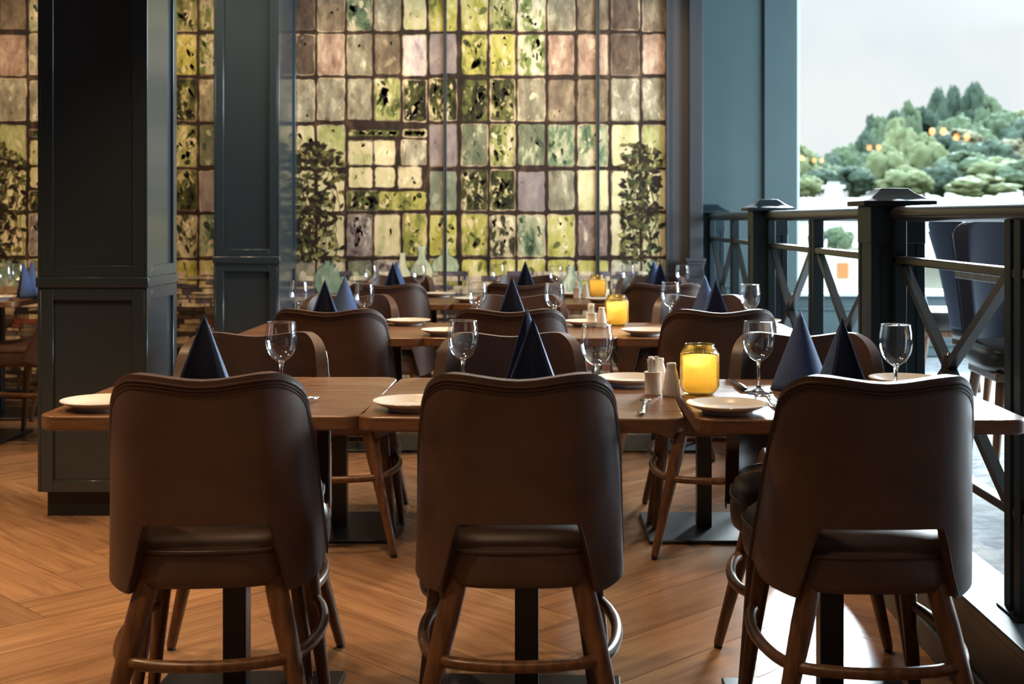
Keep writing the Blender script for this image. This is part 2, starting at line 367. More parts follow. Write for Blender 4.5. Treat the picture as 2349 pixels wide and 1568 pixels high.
# side windows (outside the frame; they light the room)
sw = MB().span(ROOM_R, ROOM_R+.14, -3.2, DW, 0, .665).span(ROOM_R, ROOM_R+.14, -3.2, DW, 3.02, CEIL).span(ROOM_R, ROOM_R+.14, -3.2, 4.15, .665, 3.02).span(ROOM_R, ROOM_R+.14, 7.9, DW, .665, 3.02)
struct(sw.build('wall_right', M['blue'], smooth=0))
f2 = MB()
for yy in (4.18, 6.02, 7.87): f2.span(ROOM_R+.04, ROOM_R+.1, yy-.035, yy+.035, .665, 3.02)
f2 = struct(f2.build('window_2', M['sill'], smooth=0))
MB().span(ROOM_R+.068, ROOM_R+.072, 4.2, 7.84, .67, 3.01).build('window_pane', M['pane'], f2, smooth=0)
struct(MB().span(1.03, 1.505, DW-.018, DW-.0005, .70, .728).span(1.03, 1.505, DW-.014, DW-.0005, PLAT+.12, PLAT+.145).build('trim_5', M['blue'], bevel=.004))
# grey end of the partition
E0, E1 = .803, 1.035
struct(MB().span(E0, E1, DM-.001, DM+.12, 0, CEIL).span(E1-.02, E1, DM+.12, DA, 0, CEIL).build('wall_partition_end', M['grey'], smooth=0))
g = MB().span(E0-.004, E0+.012, DM-.03, DM-.002, 0, CEIL).span(E0+.012, E0+.048, DM-.018, DM-.002, 0, CEIL)
struct(g.build('trim_6', M['greydark'], bevel=.002))
struct(MB().span(E1-.085, E1+.001, DM-.045, DM-.002, 0, CEIL).build('trim_7', M['greydark'], bevel=.002))
cp = MB().span(.93, E1-.001, DM-.12, DM-.046, PLAT, .895)
cp.span(.915, E1+.01, DM-.135, DM-.046, .895, .915).span(.922, E1+.006, DM-.128, DM-.046, .875, .895).span(.925, E1+.003, DM-.124, DM-.046, .80, .815)
tag(cp.build('end_post', M['greydark'], bevel=.003), 'low dark grey moulded half post against the wall end behind the railing', 'post')

# metal strips over the mural
k = 0
for px, wd in ((1021, .022), (1371, .025)):
    X = (px-CX)/F*DM; k += 1
    o = struct(MB().span(X-wd/2, X-wd/2+.006, DM-.012, DM-.002, 0, CEIL).span(X+wd/2-.006, X+wd/2, DM-.012, DM-.002, 0, CEIL).span(X-wd/2+.006, X+wd/2-.006, DM-.008, DM-.002, 0, CEIL).build('trim_%d' % (7+k), M['strip'], bevel=.0015))

# ------------------------------------------------------------------ the painted mural: one printed wall
PAL = {
 'taup': ((88, 74, 60), (112, 98, 80), (134, 117, 96), (160, 143, 118)),
 'brwn': ((62, 48, 40), (82, 66, 55), (100, 84, 70), (122, 104, 88)),
 'pink': ((116, 90, 76), (152, 124, 106), (180, 150, 130), (206, 182, 158)),
 'gray': ((98, 92, 74), (132, 124, 104), (160, 152, 128), (204, 196, 168)),
 'lila': ((168, 150, 150), (196, 182, 180), (214, 204, 198), (226, 218, 192)),
 'lilg': ((116, 104, 104), (134, 122, 122), (146, 134, 132), (160, 148, 142)),
 'sgrn': ((112, 120, 70), (158, 162, 102), (186, 184, 126), (216, 204, 162)),
 'yell': ((100, 104, 52), (168, 164, 74), (198, 190, 112), (220, 210, 160)),
 'ylgr': ((70, 74, 40), (136, 138, 68), (182, 174, 96), (216, 200, 150)),
 'dark': ((24, 20, 15), (33, 32, 20), (70, 74, 36), (204, 190, 150)),
 'drkg': ((25, 21, 17), (42, 44, 26), (90, 94, 48), (190, 178, 130)),
 'leaf': ((46, 48, 28), (98, 108, 56), (164, 164, 104), (222, 208, 172)),
 'lfwh': ((70, 84, 46), (120, 136, 74), (212, 204, 170), (228, 220, 190)),
 'teal': ((52, 70, 54), (104, 124, 94), (168, 172, 138), (220, 206, 172)),
 'tegr': ((74, 82, 64), (100, 106, 84), (122, 124, 100), (178, 184, 148)),
 'crem': ((188, 186, 130), (208, 200, 150), (222, 210, 164), (228, 218, 180)),
 'crgr': ((160, 160, 104), (192, 188, 136), (214, 200, 158), (226, 210, 174)),
 'mauv': ((92, 76, 72), (118, 98, 92), (142, 122, 112), (206, 190, 168)),
 'patt': ((84, 72, 70), (112, 98, 96), (150, 138, 132), (196, 186, 170)),
 'drcr': ((28, 24, 18), (52, 54, 30), (196, 184, 146), (228, 218, 186)),
 'gtea': ((92, 100, 84), (116, 122, 104), (132, 138, 118), (158, 160, 138)),
}
COLS = [(680, 721), (729, 790), (797, 853), (859, 918), (925, 978), (985, 1048), (1059, 1118), (1125, 1181), (1188, 1250), (1257, 1318), (1326, 1394)]
ROWS = [(-140, -42), (-34, 70), (79, 172), (181, 277), (286, 381), (391, 483), (492, 587), (596, 690)]
GRID = [
 'taup brwn pink gray sgrn sgrn leaf leaf gray taup taup',
 'brwn taup teal gray crgr yell yell leaf lfwh gray taup',
 'brwn pink gray taup lila lilg ylgr yell lfwh pink pink',
 'gray gray gray leaf dark dark drkg drkg gray taup taup',
 'crgr sgrn ---- ---- ---- lilg tegr leaf tegr teal teal',
 'crem crem ---- ---- ---- gtea dark drkg lilg gray crem',
 'crem crgr patt crgr ylgr yell ylgr drcr teal yell mauv',
 'gray teal tegr patt ylgr ylgr yell yell yell yell yell']
def mural():
    rnd = random.Random(11)
    V = []; Fc = []; A = [[], [], [], []]
    def mp(px, py, dep): return ((px-CX)/F*DM, DM-dep, H-(py-CY)/F*DM)
    def poly(pts, dep, pal):
        n = len(V); V.extend(mp(x, y, dep) for x, y in pts); Fc.append(tuple(range(n, n+len(pts))))
        for i in range(4): A[i].append(srgb(*pal[i]))
    def wob(x0, y0, x1, y1, j=1.6, rc=3.5):
        pts = []
        def seg(ax, ay, bx, by, n):
            for i in range(n+1):
                t = i/n; pts.append((ax+(bx-ax)*t+rnd.uniform(-j, j), ay+(by-ay)*t+rnd.uniform(-j, j)))
        seg(x0+rc, y0, x1-rc, y0, 4); seg(x1, y0+rc, x1, y1-rc, 6); seg(x1-rc, y1, x0+rc, y1, 4); seg(x0, y1-rc, x0, y0+rc, 6)
        return pts
    def shade(pal, k): return tuple(tuple(min(255, max(0, c*k)) for c in q) for q in pal)
    brown = ((28, 21, 17), (38, 28, 22), (50, 36, 29), (84, 63, 50))
    edge = ((120, 98, 78), (150, 126, 100), (196, 176, 144), (214, 198, 166))
    def pane(x0, y0, x1, y1, pal, tone=1.0):
        if rnd.random() < .75: poly(wob(x0-1.0, y0-1.0, x1+1.0, y1+1.0, 1.6), .0006, edge if rnd.random() < .6 else shade(edge, .7))
        poly(wob(x0+1.0, y0+1.0, x1-1.0, y1-1.0, 1.4), .0012, shade(PAL[pal], tone*rnd.uniform(.96, 1.04)))
        # a few loose brush dabs and leaves inside the pane, in the pane's own colours
        q = PAL[pal]; nd = {'dark': 34, 'drkg': 34, 'leaf': 34, 'lfwh': 26, 'ylgr': 24, 'drcr': 26, 'teal': 14, 'yell': 16, 'crgr': 8, 'patt': 34, 'tegr': 8}.get(pal, 6)
        for _ in range(nd):
            cx = rnd.uniform(x0+6, x1-6); cy = rnd.uniform(y0+7, y1-7); L = rnd.choice((rnd.uniform(2.5, 6), rnd.uniform(5, 15))); W_ = L*rnd.uniform(.22, .6); a = rnd.uniform(-.9, .9)+math.pi/2
            L = min(L, (cx-x0-2)*1.4, (x1-cx-2)*1.4, cy-y0-3, y1-cy-3); W_ = min(W_, cx-x0-3, x1-cx-3)
            if L < 2: continue
            c = q[rnd.choice((0, 0, 1, 2, 3, 3, 2)) if nd > 8 else rnd.choice((1, 2, 2, 3) if nd < 7 else (0, 1, 2, 3))]
            if W_ < 1: continue
            pts = []
            for s in range(8):
                t = s/8*2*math.pi; u = L*math.cos(t); v = W_*math.sin(t)*(1-.35*math.cos(t))
                pts.append((cx+u*math.cos(a)-v*math.sin(a), cy+u*math.sin(a)+v*math.cos(a)))
            poly(pts, .0018, (shade((c,), .85)[0], c, c, shade((c,), 1.12)[0]))
    def leaf(cx, cy, L, a, col, dep=.0030):
        pts = []
        for t, h in ((-1, 0), (-.6, .34), (-.1, .46), (.45, .3), (1, 0), (.45, -.28), (-.1, -.42), (-.6, -.3)):
            u = L*t; v = L*h; pts.append((cx+u*math.cos(a)-v*math.sin(a), cy+u*math.sin(a)+v*math.cos(a)))
        poly(pts, dep, (shade((col,), .6)[0], shade((col,), .8)[0], col, shade((col,), 1.35)[0]))
    def stroke(pts, wd, col, dep=.0026):
        for (ax, ay), (bx, by) in zip(pts[:-1], pts[1:]):
            d = Vector((bx-ax, by-ay)); l = d.length or 1; nx, ny = -d.y/l*wd/2, d.x/l*wd/2
            poly([(ax+nx, ay+ny), (bx+nx, by+ny), (bx-nx, by-ny), (ax-nx, ay-ny)], dep, (col, col, col, shade((col,), 1.3)[0]))
    XL = -1250; XR = CX+.803*F/DM
    poly([(XL, -330), (XR, -330), (XR, 912), (XL, 912)], 0, brown)
    def tile(ox, xmin, xmax):
        def cl(x0, x1): return max(x0+ox, xmin), min(x1+ox, xmax)
        for ri, (y0, y1) in enumerate(ROWS):
            row = GRID[ri].split()
            for ci, (c0, c1) in enumerate(COLS):
                if ci == 0 and ox != 0: c0 = 654
                if row[ci] == '----': continue
                a, b = cl(c0, c1)
                if b-a < 14: continue
                yj = rnd.uniform(-2, 2)
                pane(a, y0+yj, b, y1+yj, row[ci])
        # the hopper window of small panes
        for (c0, c1, y0, y1, pal) in ((797, 918, 297, 314, 'drkg'), (925, 978, 297, 314, 'drkg'), (799, 855, 323, 378, 'crgr'), (860, 905, 322, 378, 'crem'), (921, 978, 321, 378, 'gray'),
                                      (799, 855, 383, 431, 'crgr'), (860, 907, 383, 431, 'crem'), (914, 966, 383, 431, 'crgr'), (797, 868, 438, 483, 'drkg'), (868, 978, 438, 483, 'ylgr')):
            a, b = cl(c0, c1)
            if b-a > 10: pane(a, y0, b, y1, pal)
        # climbing vine over the first two panes
        for s in range(9):
            x = rnd.uniform(688, 775); pts = []; y = rnd.uniform(330, 420)
            while y < 600:
                pts.append((x+ox, y)); x += rnd.uniform(-9, 9); y += rnd.uniform(14, 26); x = min(786, max(684, x))
            pts = [p for p in pts if xmin+3 < p[0] < xmax-3]
            if len(pts) > 2: stroke(pts, rnd.uniform(1.2, 2.6), rnd.choice(((52, 40, 24), (74, 62, 34))))
        for s in range(400):
            y = 330+270*rnd.random()**1.15; cxx = 722 + 12*math.sin(y*.02); sp = 62*(.4+.6*min(1, (y-318)/50))
            x = min(787, max(684, rnd.gauss(cxx, sp*.55))) if y > 345 else rnd.gauss(722, 12)
            x += ox
            if not xmin+8 < x < xmax-8: continue
            col = rnd.choice(((40, 30, 22), (54, 44, 28), (90, 84, 46), (112, 108, 60), (74, 70, 40), (132, 126, 78), (30, 24, 18), (66, 74, 46), (48, 36, 24), (44, 34, 24), (36, 28, 20)))
            leaf(x, y, rnd.uniform(4, 12.5), rnd.uniform(-1, 4), col, .0030+.000006*s)
        def bottle(cx, base, prof, col):
            cx += ox; pts = [(cx+r, base-z) for r, z in prof]+[(cx-r, base-z) for r, z in reversed(prof)]
            if min(p[0] for p in pts) < xmin or max(p[0] for p in pts) > xmax: return
            poly(pts, .0066, (shade((col,), .7)[0], col, shade((col,), 1.12)[0], (214, 214, 186)))
            stroke([(p[0], p[1]) for p in pts[:len(prof)]], 1.6, (86, 122, 108), .007); stroke([(p[0], p[1]) for p in pts[len(prof):]], 1.6, (86, 122, 108), .007)
        bottle(752, 672, [(22, 0), (29, 18), (30, 34), (24, 52), (12, 62), (5, 66), (6, 74)], (122, 142, 122))
        bottle(924, 650, [(27, 0), (24, 18), (12, 34), (7, 50), (6, 62), (8, 70)], (188, 186, 160))
        bottle(968, 640, [(24, 0), (26, 16), (20, 34), (9, 46), (7, 60), (11, 76)], (170, 178, 152))
        bottle(1022, 622, [(28, 0), (31, 12), (26, 26), (12, 36), (7, 40), (8, 52)], (160, 172, 146))
        bottle(1310, 700, [(24, 0), (28, 24), (24, 50), (12, 66), (8, 72), (8, 90)], (132, 146, 122))
        # stacked books and papers of the painted shelf
        y = 622.0
        def inx(a, b): return max(a+ox, xmin), min(b+ox, xmax)
        for r_ in range(30):
            h = rnd.uniform(7, 12); x = 652 + rnd.uniform(0, 15)
            dark = y > 700
            while x < 1399:
                wdt = rnd.uniform(16, 60); a, b = inx(x, min(x+wdt, 1399)); x += wdt+rnd.uniform(1, 5)
                if b-a < 6: continue
                if y < 655 and rnd.random() < .28: continue
                if not dark: col = rnd.choice(((206, 190, 160), (214, 200, 172), (190, 176, 154), (112, 102, 116), (176, 160, 140), (222, 210, 180), (88, 80, 92)))
                else: col = rnd.choice(((84, 62, 48), (52, 40, 32), (150, 128, 98), (174, 152, 118), (122, 62, 44), (96, 84, 70), (40, 32, 28), (120, 100, 78)))
                q = (shade((col,), .6)[0], shade((col,), .85)[0], col, shade((col,), 1.15)[0])
                poly([(a, y+rnd.uniform(-1, 1)), (b, y+rnd.uniform(-1, 1)), (b, y+h+rnd.uniform(-1, 1)), (a, y+h+rnd.uniform(-1, 1))], .004, q)
                if rnd.random() < .5: stroke([(a, y+h), ((a+b)/2, y+h+rnd.uniform(-2, 2)), (b, y+h)], 1.6, (40, 32, 34), .0052)
                if not dark and rnd.random() < .35 and b-a > 14: 
                    xx = rnd.uniform(a+3, b-8); poly([(xx, y), (xx+5, y), (xx+5, y+h*.8), (xx, y+h*.8)], .0056, ((50, 44, 62), (70, 62, 84), (92, 84, 108), (120, 110, 128)))
            y += h
    tile(0, 660, 1399); tile(745, 1403, XR-2); tile(-730, -70, 655); tile(-1460, XL, -76)
    m = mat('painted_mural', (.5, .5, .4), .62); t, p = pn(m)
    p.inputs['Specular IOR Level'].default_value = .3
    cols = [N(t, 'ShaderNodeAttribute', attribute_name='c%d' % i) for i in range(4)]
    geo = N(t, 'ShaderNodeNewGeometry'); mpn = N(t, 'ShaderNodeMapping'); mpn.inputs['Scale'].default_value = (15, 1, 6.5)
    t.links.new(geo.outputs['Position'], mpn.inputs['Vector'])
    n = N(t, 'ShaderNodeTexNoise'); n.inputs['Scale'].default_value = 1; n.inputs['Detail'].default_value = 5; n.inputs['Roughness'].default_value = .66; n.inputs['Distortion'].default_value = .25
    t.links.new(mpn.outputs[0], n.inputs['Vector'])
    prev = cols[0].outputs['Color']
    for i, (a, b) in enumerate(((.32, .42), (.43, .53), (.54, .64))):
        mr_ = N(t, 'ShaderNodeMapRange', interpolation_type='SMOOTHSTEP'); mr_.inputs['From Min'].default_value = a; mr_.inputs['From Max'].default_value = b
        t.links.new(n.outputs[0], mr_.inputs['Value'])
        mm = N(t, 'ShaderNodeMix', data_type='RGBA'); t.links.new(mr_.outputs[0], mm.inputs['Factor']); t.links.new(prev, mm.inputs['A']); t.links.new(cols[i+1].outputs['Color'], mm.inputs['B'])
        prev = mm.outputs['Result']
    t.links.new(prev, p.inputs['Base Color'])
    o = colour_mesh('wall_mural', V, Fc, {'c%d' % i: A[i] for i in range(4)}, m)
    return struct(o)
mural()
struct(MB().span(-6.0, E0, DM+.001, DM+.12, 0, CEIL).build('wall_back', M['wallroom'], smooth=0))
struct(MB().span(-6.0, E0, DM-.03, DM-.008, 0, .06).build('baseboard_back', M['plinth'], bevel=.003))

# ------------------------------------------------------------------ panelled columns
def column(x0, x1, y0, y1, label, zb=.0):
    t = empty('panelled_column', ((x0+x1)/2, (y0+y1)/2, 0)); tag(t, label, 'column', 'panelled columns')
    w2, d2 = (x1-x0)/2, (y1-y0)/2
    MB().span(-w2, w2, -d2, d2, .1, CEIL).build('column_body', M['pillar'], t, smooth=0)
    MB().span(-w2+.015, w2-.02, -d2+.02, d2, 0, .1).build('plinth', M['plinth'], t, smooth=0)
    # applied rails and stiles leave the recessed panels between them
    s = MB(); e = .012; st = .048
    for (a, b) in ((.1, .90), (.94, CEIL)):
        for sx in (-1, 1):
            s.span(sx*w2-(st if sx > 0 else 0)+(0 if sx > 0 else 0), sx*w2+(st if sx < 0 else 0), -d2-e, -d2, a, b)
            for fx in (-1, 1):
                xx = fx*w2; ys = -d2 if sx < 0 else d2-st
                s.span(min(xx, xx+fx*e), max(xx, xx+fx*e), ys-(e if sx < 0 else 0), ys+st, a, b)
        s.span(-w2+st, w2-st, -d2-e, -d2, a, a+.045); s.span(-w2+st, w2-st, -d2-e, -d2, b-.05, b)
        for fx in (-1, 1):
            xx = fx*w2; s.span(min(xx, xx+fx*e), max(xx, xx+fx*e), -d2+st, d2-st, a, a+.045); s.span(min(xx, xx+fx*e), max(xx, xx+fx*e), -d2+st, d2-st, b-.05, b)
    s.build('panel_frame', M['pillar'], t, bevel=.0015, seg=1)
    MB().span(-w2-.018, w2+.018, -d2-.018, d2, .90, .94).build('dado_band', M['pillar'], t, bevel=.003)
column(-1.964, -1.559, 5.00, 5.39, 'dark slate panelled column on a black plinth, nearest to the front table')
column(-1.985, -1.612, 7.75, 8.295, 'dark slate panelled column standing against the painted mural wall')

# ------------------------------------------------------------------ railing
def railing():
    X = 1.125; t = empty('railing', (X, 5, PLAT)); t.location = (X, 0, PLAT+.004)
    tag(t, 'dark green black railing with square posts and crossed braces on the low curb', 'railing')
    zt = 1.185-PLAT; zm = 1.035-PLAT; zb = .47-PLAT; posts = (-.3, 1.88, 4.12, 6.38, 8.56); b = .0825
    for y in posts:
        p = MB().span(-b, b, y-b, y+b, 0, zt+.02)
        e = .008
        for sx in (-1, 1):
            for sy in (-1, 1):
                p.box((sx*(b-.012), y+sy*(b-.012), zt/2), (.03, .03, zt)) 
        for (z0, z1) in ((0, .1), (zt-.10, zt+.02)): p.span(-b-.004, b+.004, y-b-.004, y+b+.004, z0, z1)
        p = p.build('post', M['rail'], t, bevel=.003)
        c = MB(); q = b+.032
        c.span(-q, q, y-q, y+q, zt+.02, zt+.036)
        prof = [(q-.008, zt+.036), (q-.030, zt+.046), (q-.052, zt+.060), (q-.072, zt+.077)]
        vs = []; 
        for r, z in prof: vs += [(-r, y-r, z), (r, y-r, z), (r, y+r, z), (-r, y+r, z)]
        fs = [(k*4+i, k*4+(i+1) % 4, k*4+4+(i+1) % 4, k*4+4+i) for k in range(3) for i in range(4)]+[(12, 13, 14, 15)]
        c.add(vs, fs); c.build('post_cap', M['rail'], p, bevel=.002)
    for a, c in zip(posts[:-1], posts[1:]):
        a += b; c -= b
        MB().tube([(0, a-.004, zt-.005), (0, c+.004, zt-.005)], .034, 16, sq=(1.0, .72)).build('handrail', M['railcap'], t)
        MB().span(-.018, .018, a, c, zm-.012, zm+.012).build('mid_rail', M['railcap'], t, bevel=.004)
        MB().span(-.018, .018, a, c, zb-.012, zb+.012).build('bottom_rail', M['railcap'], t, bevel=.004)
        m = (a+c)/2
        for yy in (m-.0315, m+.0315):
            MB().span(-.021, .021, yy-.021, yy+.021, 0, zt-.02).build('baluster', M['rail'], t, bevel=.002)
        for yy in (a+.018, c-.018):
            MB().span(-.018, .018, yy-.018, yy+.018, 0, zt-.02).build('baluster', M['rail'], t, bevel=.002)
        MB().span(-.034, .034, m-.07, m+.07, 0, .006).build('foot_plate', M['rail'], t, bevel=.002)
        for (u0, u1) in ((a+.036, m-.053), (m+.053, c-.036)):
            for s in (1, -1):
                MB().tube([(0, u0, zm if s > 0 else zb), (0, u1, zb if s > 0 else zm)], .018, 4).build('brace', M['railcap'], t)
            um = (u0+u1)/2; zc = (zm+zb)/2
            kn = MB().lathe([(0, -.045), (.014, -.035), (.022, -.012), (.022, .012), (.014, .035), (0, .045)], 14, (0, um, zc))
            kn.build('knob', M['railcap'], t)
railing()

# ------------------------------------------------------------------ dining chair
def section(z):
    """plan curve of the shell at height z: (half width, rear y)"""
    k = max(0, min(1, (z-.41)/(.86-.41)))
    hw = .222 - .020*k; yr = -.205 - .060*k
    return hw, yr
def shell_pt(p, z, inset=0):
    hw, yr = section(z); rc = .115; fl = hw-rc; sg = 1 if p >= 0 else -1; p = abs(p)
    q = .5*math.pi*rc
    if p <= fl: x, y, nx, ny = p, 0, 0, -1
    elif p <= fl+q:
        a = (p-fl)/rc; x = fl+rc*math.sin(a); y = rc*(1-math.cos(a)); nx, ny = math.sin(a), -math.cos(a)
    else: x = hw+(p-fl-q)*.03; y = rc+(p-fl-q); nx, ny = 1, 0
    y += .018*(x/hw)**2*(1 if p <= fl+q else 1)     # slightly bowed back
    return Vector((sg*(x-nx*inset), yr+y-ny*inset, z))
def zlow(p):
    p = abs(p)
    if p < .118: return .552
    if p < .128: return .552-(p-.118)*1.2
    if p < .162: return .540-(p-.128)/.034*.135
    return .405+max(0, p-.17)/.21*.040
def zhigh(p):
    p = abs(p)
    if p < .15: return .846+.013*math.sin(min(1, p/.13)*math.pi/2)**2
    if p < .235:
        u = (p-.15)/.085; return .859-.059*(1-math.sqrt(max(0, 1-u*u)))-.020*u
    u = (p-.235)/.145
    return .780-.335*u-.0*u
PM = .38
def make_chair(leather='leather'):
    t = empty('dining_chair')
    ps = [0, .03, .06, .09, .11, .118, .123, .128, .136, .145, .154, .162, .175, .19, .205, .218, .228, .235, .25, .27, .29, .31, .33, .35, .365, .373, PM]
    ps = [-p for p in reversed(ps[1:])]+ps; nv = 16
    v = []; 
    for p in ps:
        a, b_ = zlow(p), zhigh(p)
        if abs(p) >= .373:
            m_ = (a+b_)/2; a = min(a+.004, m_); b_ = max(b_-.008, m_)
        for j in range(nv+1):
            z = a+(b_-a)*j/nv; v.append(shell_pt(p, z))
    f = [(i*(nv+1)+j, (i+1)*(nv+1)+j, (i+1)*(nv+1)+j+1, i*(nv+1)+j+1) for i in range(len(ps)-1) for j in range(nv)]
    def outer_fix(o, th):
        pass
    n = len(v); th = .030
    # inner surface offset by hand so that the padding rolls over at the edge
    v2 = []
    for p in ps:
        a, b_ = zlow(p), zhigh(p)
        if abs(p) >= .373:
            m_ = (a+b_)/2; a = min(a+.004, m_); b_ = max(b_-.008, m_)
        for j in range(nv+1):
            z = a+(b_-a)*j/nv; v2.append(shell_pt(p, z, th))
    fs = list(f)+[tuple(i+n for i in reversed(q)) for q in f]
    NP = len(ps); g_ = lambda i, j: i*(nv+1)+j
    for i in range(NP-1):
        fs.append((g_(i, nv), g_(i+1, nv), n+g_(i+1, nv), n+g_(i, nv))); fs.append((g_(i+1, 0), g_(i, 0), n+g_(i, 0), n+g_(i+1, 0)))
    for j in range(nv):
        fs.append((g_(0, j), g_(0, j+1), n+g_(0, j+1), n+g_(0, j))); fs.append((g_(NP-1, j+1), g_(NP-1, j), n+g_(NP-1, j), n+g_(NP-1, j+1)))
    b = MB().add(v+v2, fs).build('backrest', M[leather], t, bevel=.009, seg=3, smooth=60)
    # piping along the top and sides of the shell, three rows as stitched
    def rim(off, ins, r, name):
        pts = []
        pl = [-PM+.006]+[p for p in ps if abs(p) < .36]+[PM-.006]
        for p in pl: 
            z = zhigh(p)-off
            pts.append(shell_pt(p*(1-off*.5), z, ins))
        return MB().tube(pts, r, 6).build(name, M['piping'] if leather == 'leather' else M['leather_dark'], b)
    rim(.013, -.0012, .0028, 'piping'); rim(.020, -.0010, .0024, 'seam'); rim(.027, -.0006, .0020, 'seam')
    # flank seams beside the cut-out
    for sg in (-1, 1):
        MB().tube([shell_pt(sg*p, z, -.0005) for p, z in ((.166, .41), (.150, .455), (.134, .52), (.124, .552))], .0018, 6).build('seam', M['piping'], b)
    # seat: thick cushion with piping
    def plan(a, k=1.0):
        c, s = math.cos(a), math.sin(a); e = .62
        x = abs(c)**e*(1 if c > 0 else -1); y = abs(s)**e*(1 if s > 0 else -1)
        wy = .245 if y > 0 else .218
        hw = .214+.026*min(1, max(-1, (y*1.3))) if y > -.9 else .18
        hw = .212+.030*y if y > 0 else .212+.025*y
        return x*hw*k, y*wy*k+.022
    n = 56
    def seat_ring(k, z, dz=0): return [(*plan(2*math.pi*i/n, k), z) for i in range(n)]
    st = [(.80, .412), (.95, .413), (.985, .420), (1.0, .435), (1.005, .455), (.998, .480), (.99, .488), (.985, .492), (.965, .505), (.90, .518), (.75, .527), (.5, .532), (.22, .534)]
    vs = []; 
    for k, z in st: vs += seat_ring(k, z)
    fs = [(a*n+i, a*n+(i+1) % n, (a+1)*n+(i+1) % n, (a+1)*n+i) for a in range(len(st)-1) for i in range(n)]
    fs += [tuple(range(n-1, -1, -1)), tuple((len(st)-1)*n+i for i in range(n))]
    s = MB().add(vs, fs).build('seat', M[leather], t, smooth=60)
    MB().tube([(*plan(2*math.pi*i/n, .995), .489) for i in range(n)], .0042, 8, closed=True).build('piping', M['piping'] if leather == 'leather' else M['leather_dark'], s)
    # legs
    def leg(a, c, r0, r1):
        a, c = Vector(a), Vector(c); ts = (0, .05, .2, .5, .8, .985, 1)
        rr = [r0*.9, r0, r0*1.02, (r0*.55+r1*.45), (r0*.22+r1*.78), r1, r1*.9]
        l = MB().tube([a+(c-a)*u for u in ts], rr, 14).build('leg', M['leg'], t, smooth=60)
        d = (c-a).normalized()
        MB().tube([c-d*.001, c-d*.001+Vector((0, 0, -.009))], r1*.85, 12).build('glide', M['glide'], l)
    for sx in (-1, 1):
        leg((sx*.128, -.150, .425), (sx*.228, -.225, .010), .0235, .0135)
        leg((sx*.158, .185, .425), (sx*.205, .245, .010), .0215, .0130)
    zf = .268
    pts = []
    ctrl = [(-.178, .208, zf+.008), (-.200, .150, zf+.002), (-.212, .06, zf), (-.208, -.04, zf), (-.190, -.13, zf), (-.160, -.183, zf), (-.10, -.212, zf), (0, -.226, zf)]
    ctrl = ctrl+[(-x, y, z) for x, y, z in reversed(ctrl[:-1])]
    for i in range(len(ctrl)-1):
        p0 = Vector(ctrl[max(0, i-1)]); p1 = Vector(ctrl[i]); p2 = Vector(ctrl[i+1]); p3 = Vector(ctrl[min(len(ctrl)-1, i+2)])
        for u in (0, .25, .5, .75):
            pts.append(.5*((2*p1)+(-p0+p2)*u+(2*p0-5*p1+4*p2-p3)*u*u+(-p0+3*p1-3*p2+p3)*u**3))
    pts.append(Vector(ctrl[-1]))
    MB().tube(pts, .0125, 12).build('footrest', M['leg'], t, smooth=60)
    return t
chair = Proto(make_chair())
G1 = 'brown leather chairs around the restaurant tables'
RN = {1: 'front table row', 2: 'second table row', 3: 'far table row'}
CN = ('left', 'middle', 'right')
near = {1: [(-.698, 2.785, 5), (-.049, 2.785, 0), (.672, 2.745, 0)], 2: [(-.741, 4.625, 0), (-.114, 4.625, 0), (.612, 4.60, 0)], 3: [(-.758, 6.37, 0), (-.095, 6.38, 0), (.592, 6.37, 0)]}
far = {1: [(-.768, 3.245, 3), (-.083, 3.235, 1), (.690, 3.235, -4)], 2: [(-.775, 4.99, 3), (-.097, 4.99, 0), (.635, 4.99, -3)], 3: [(-.79, 6.83, 0), (-.077, 6.83, 2), (.592, 6.83, -3)]}
for r in (1, 2, 3):
    for i, (x, y, a) in enumerate(near[r]):
        chair.put((x, y, 0), R(a), f'brown leather chair with its back to the viewer, {CN[i]} table, {RN[r]}', 'chair', G1)
    for i, (x, y, a) in enumerate(far[r]):
        chair.put((x, y, 0), R(180+a), f'brown leather chair facing the viewer behind the {CN[i]} table, {RN[r]}', 'chair', G1)

# ------------------------------------------------------------------ tables
def make_table(w_, d_, rc=.045):
    t = empty('restaurant_table'); pts = []
    for cx, cy, a0 in ((w_/2-rc, d_/2-rc, 0), (-w_/2+rc, d_/2-rc, 90), (-w_/2+rc, -d_/2+rc, 180), (w_/2-rc, -d_/2+rc, 270)):
        for i in range(9): a = R(a0+i*90/8); pts.append((cx+rc*math.cos(a), cy+rc*math.sin(a)))
    MB().prism(pts, .719, .750).build('tabletop', M['table'], t, bevel=.004, seg=3)
    MB().span(-.0275, .0275, -.0275, .0275, .012, .712).build('column', M['black'], t, bevel=.003)
    MB().span(-.225, .225, -.225, .225, 0, .014).build('base_plate', M['black'], t, bevel=.004)
    m = MB().span(-.2, .2, -.02, .02, .705, .719).span(-.02, .02, -.2, .2, .705, .719); m.build('top_bracket', M['black'], t, bevel=.002)
    return t
tbl = Proto(make_table(.694, .675))
TG = 'brown wooden pedestal tables set in rows'
TC = {1: [(-.728, 3.035, 0), (-.037, 3.010, -2.0), (.672, 2.985, -.6)], 2: [(-.765, 4.81, 0), (-.080, 4.81, 0), (.606, 4.80, 0)], 3: [(-.795, 6.60, 0), (-.102, 6.60, 0), (.590, 6.60, 0)]}
for r in (1, 2, 3):
    for i, (x, y, a) in enumerate(TC[r]):
        tbl.put((x, y, 0), R(a), f'brown wooden pedestal table, {CN[i]} one of the three in the {RN[r]}', 'table', TG)

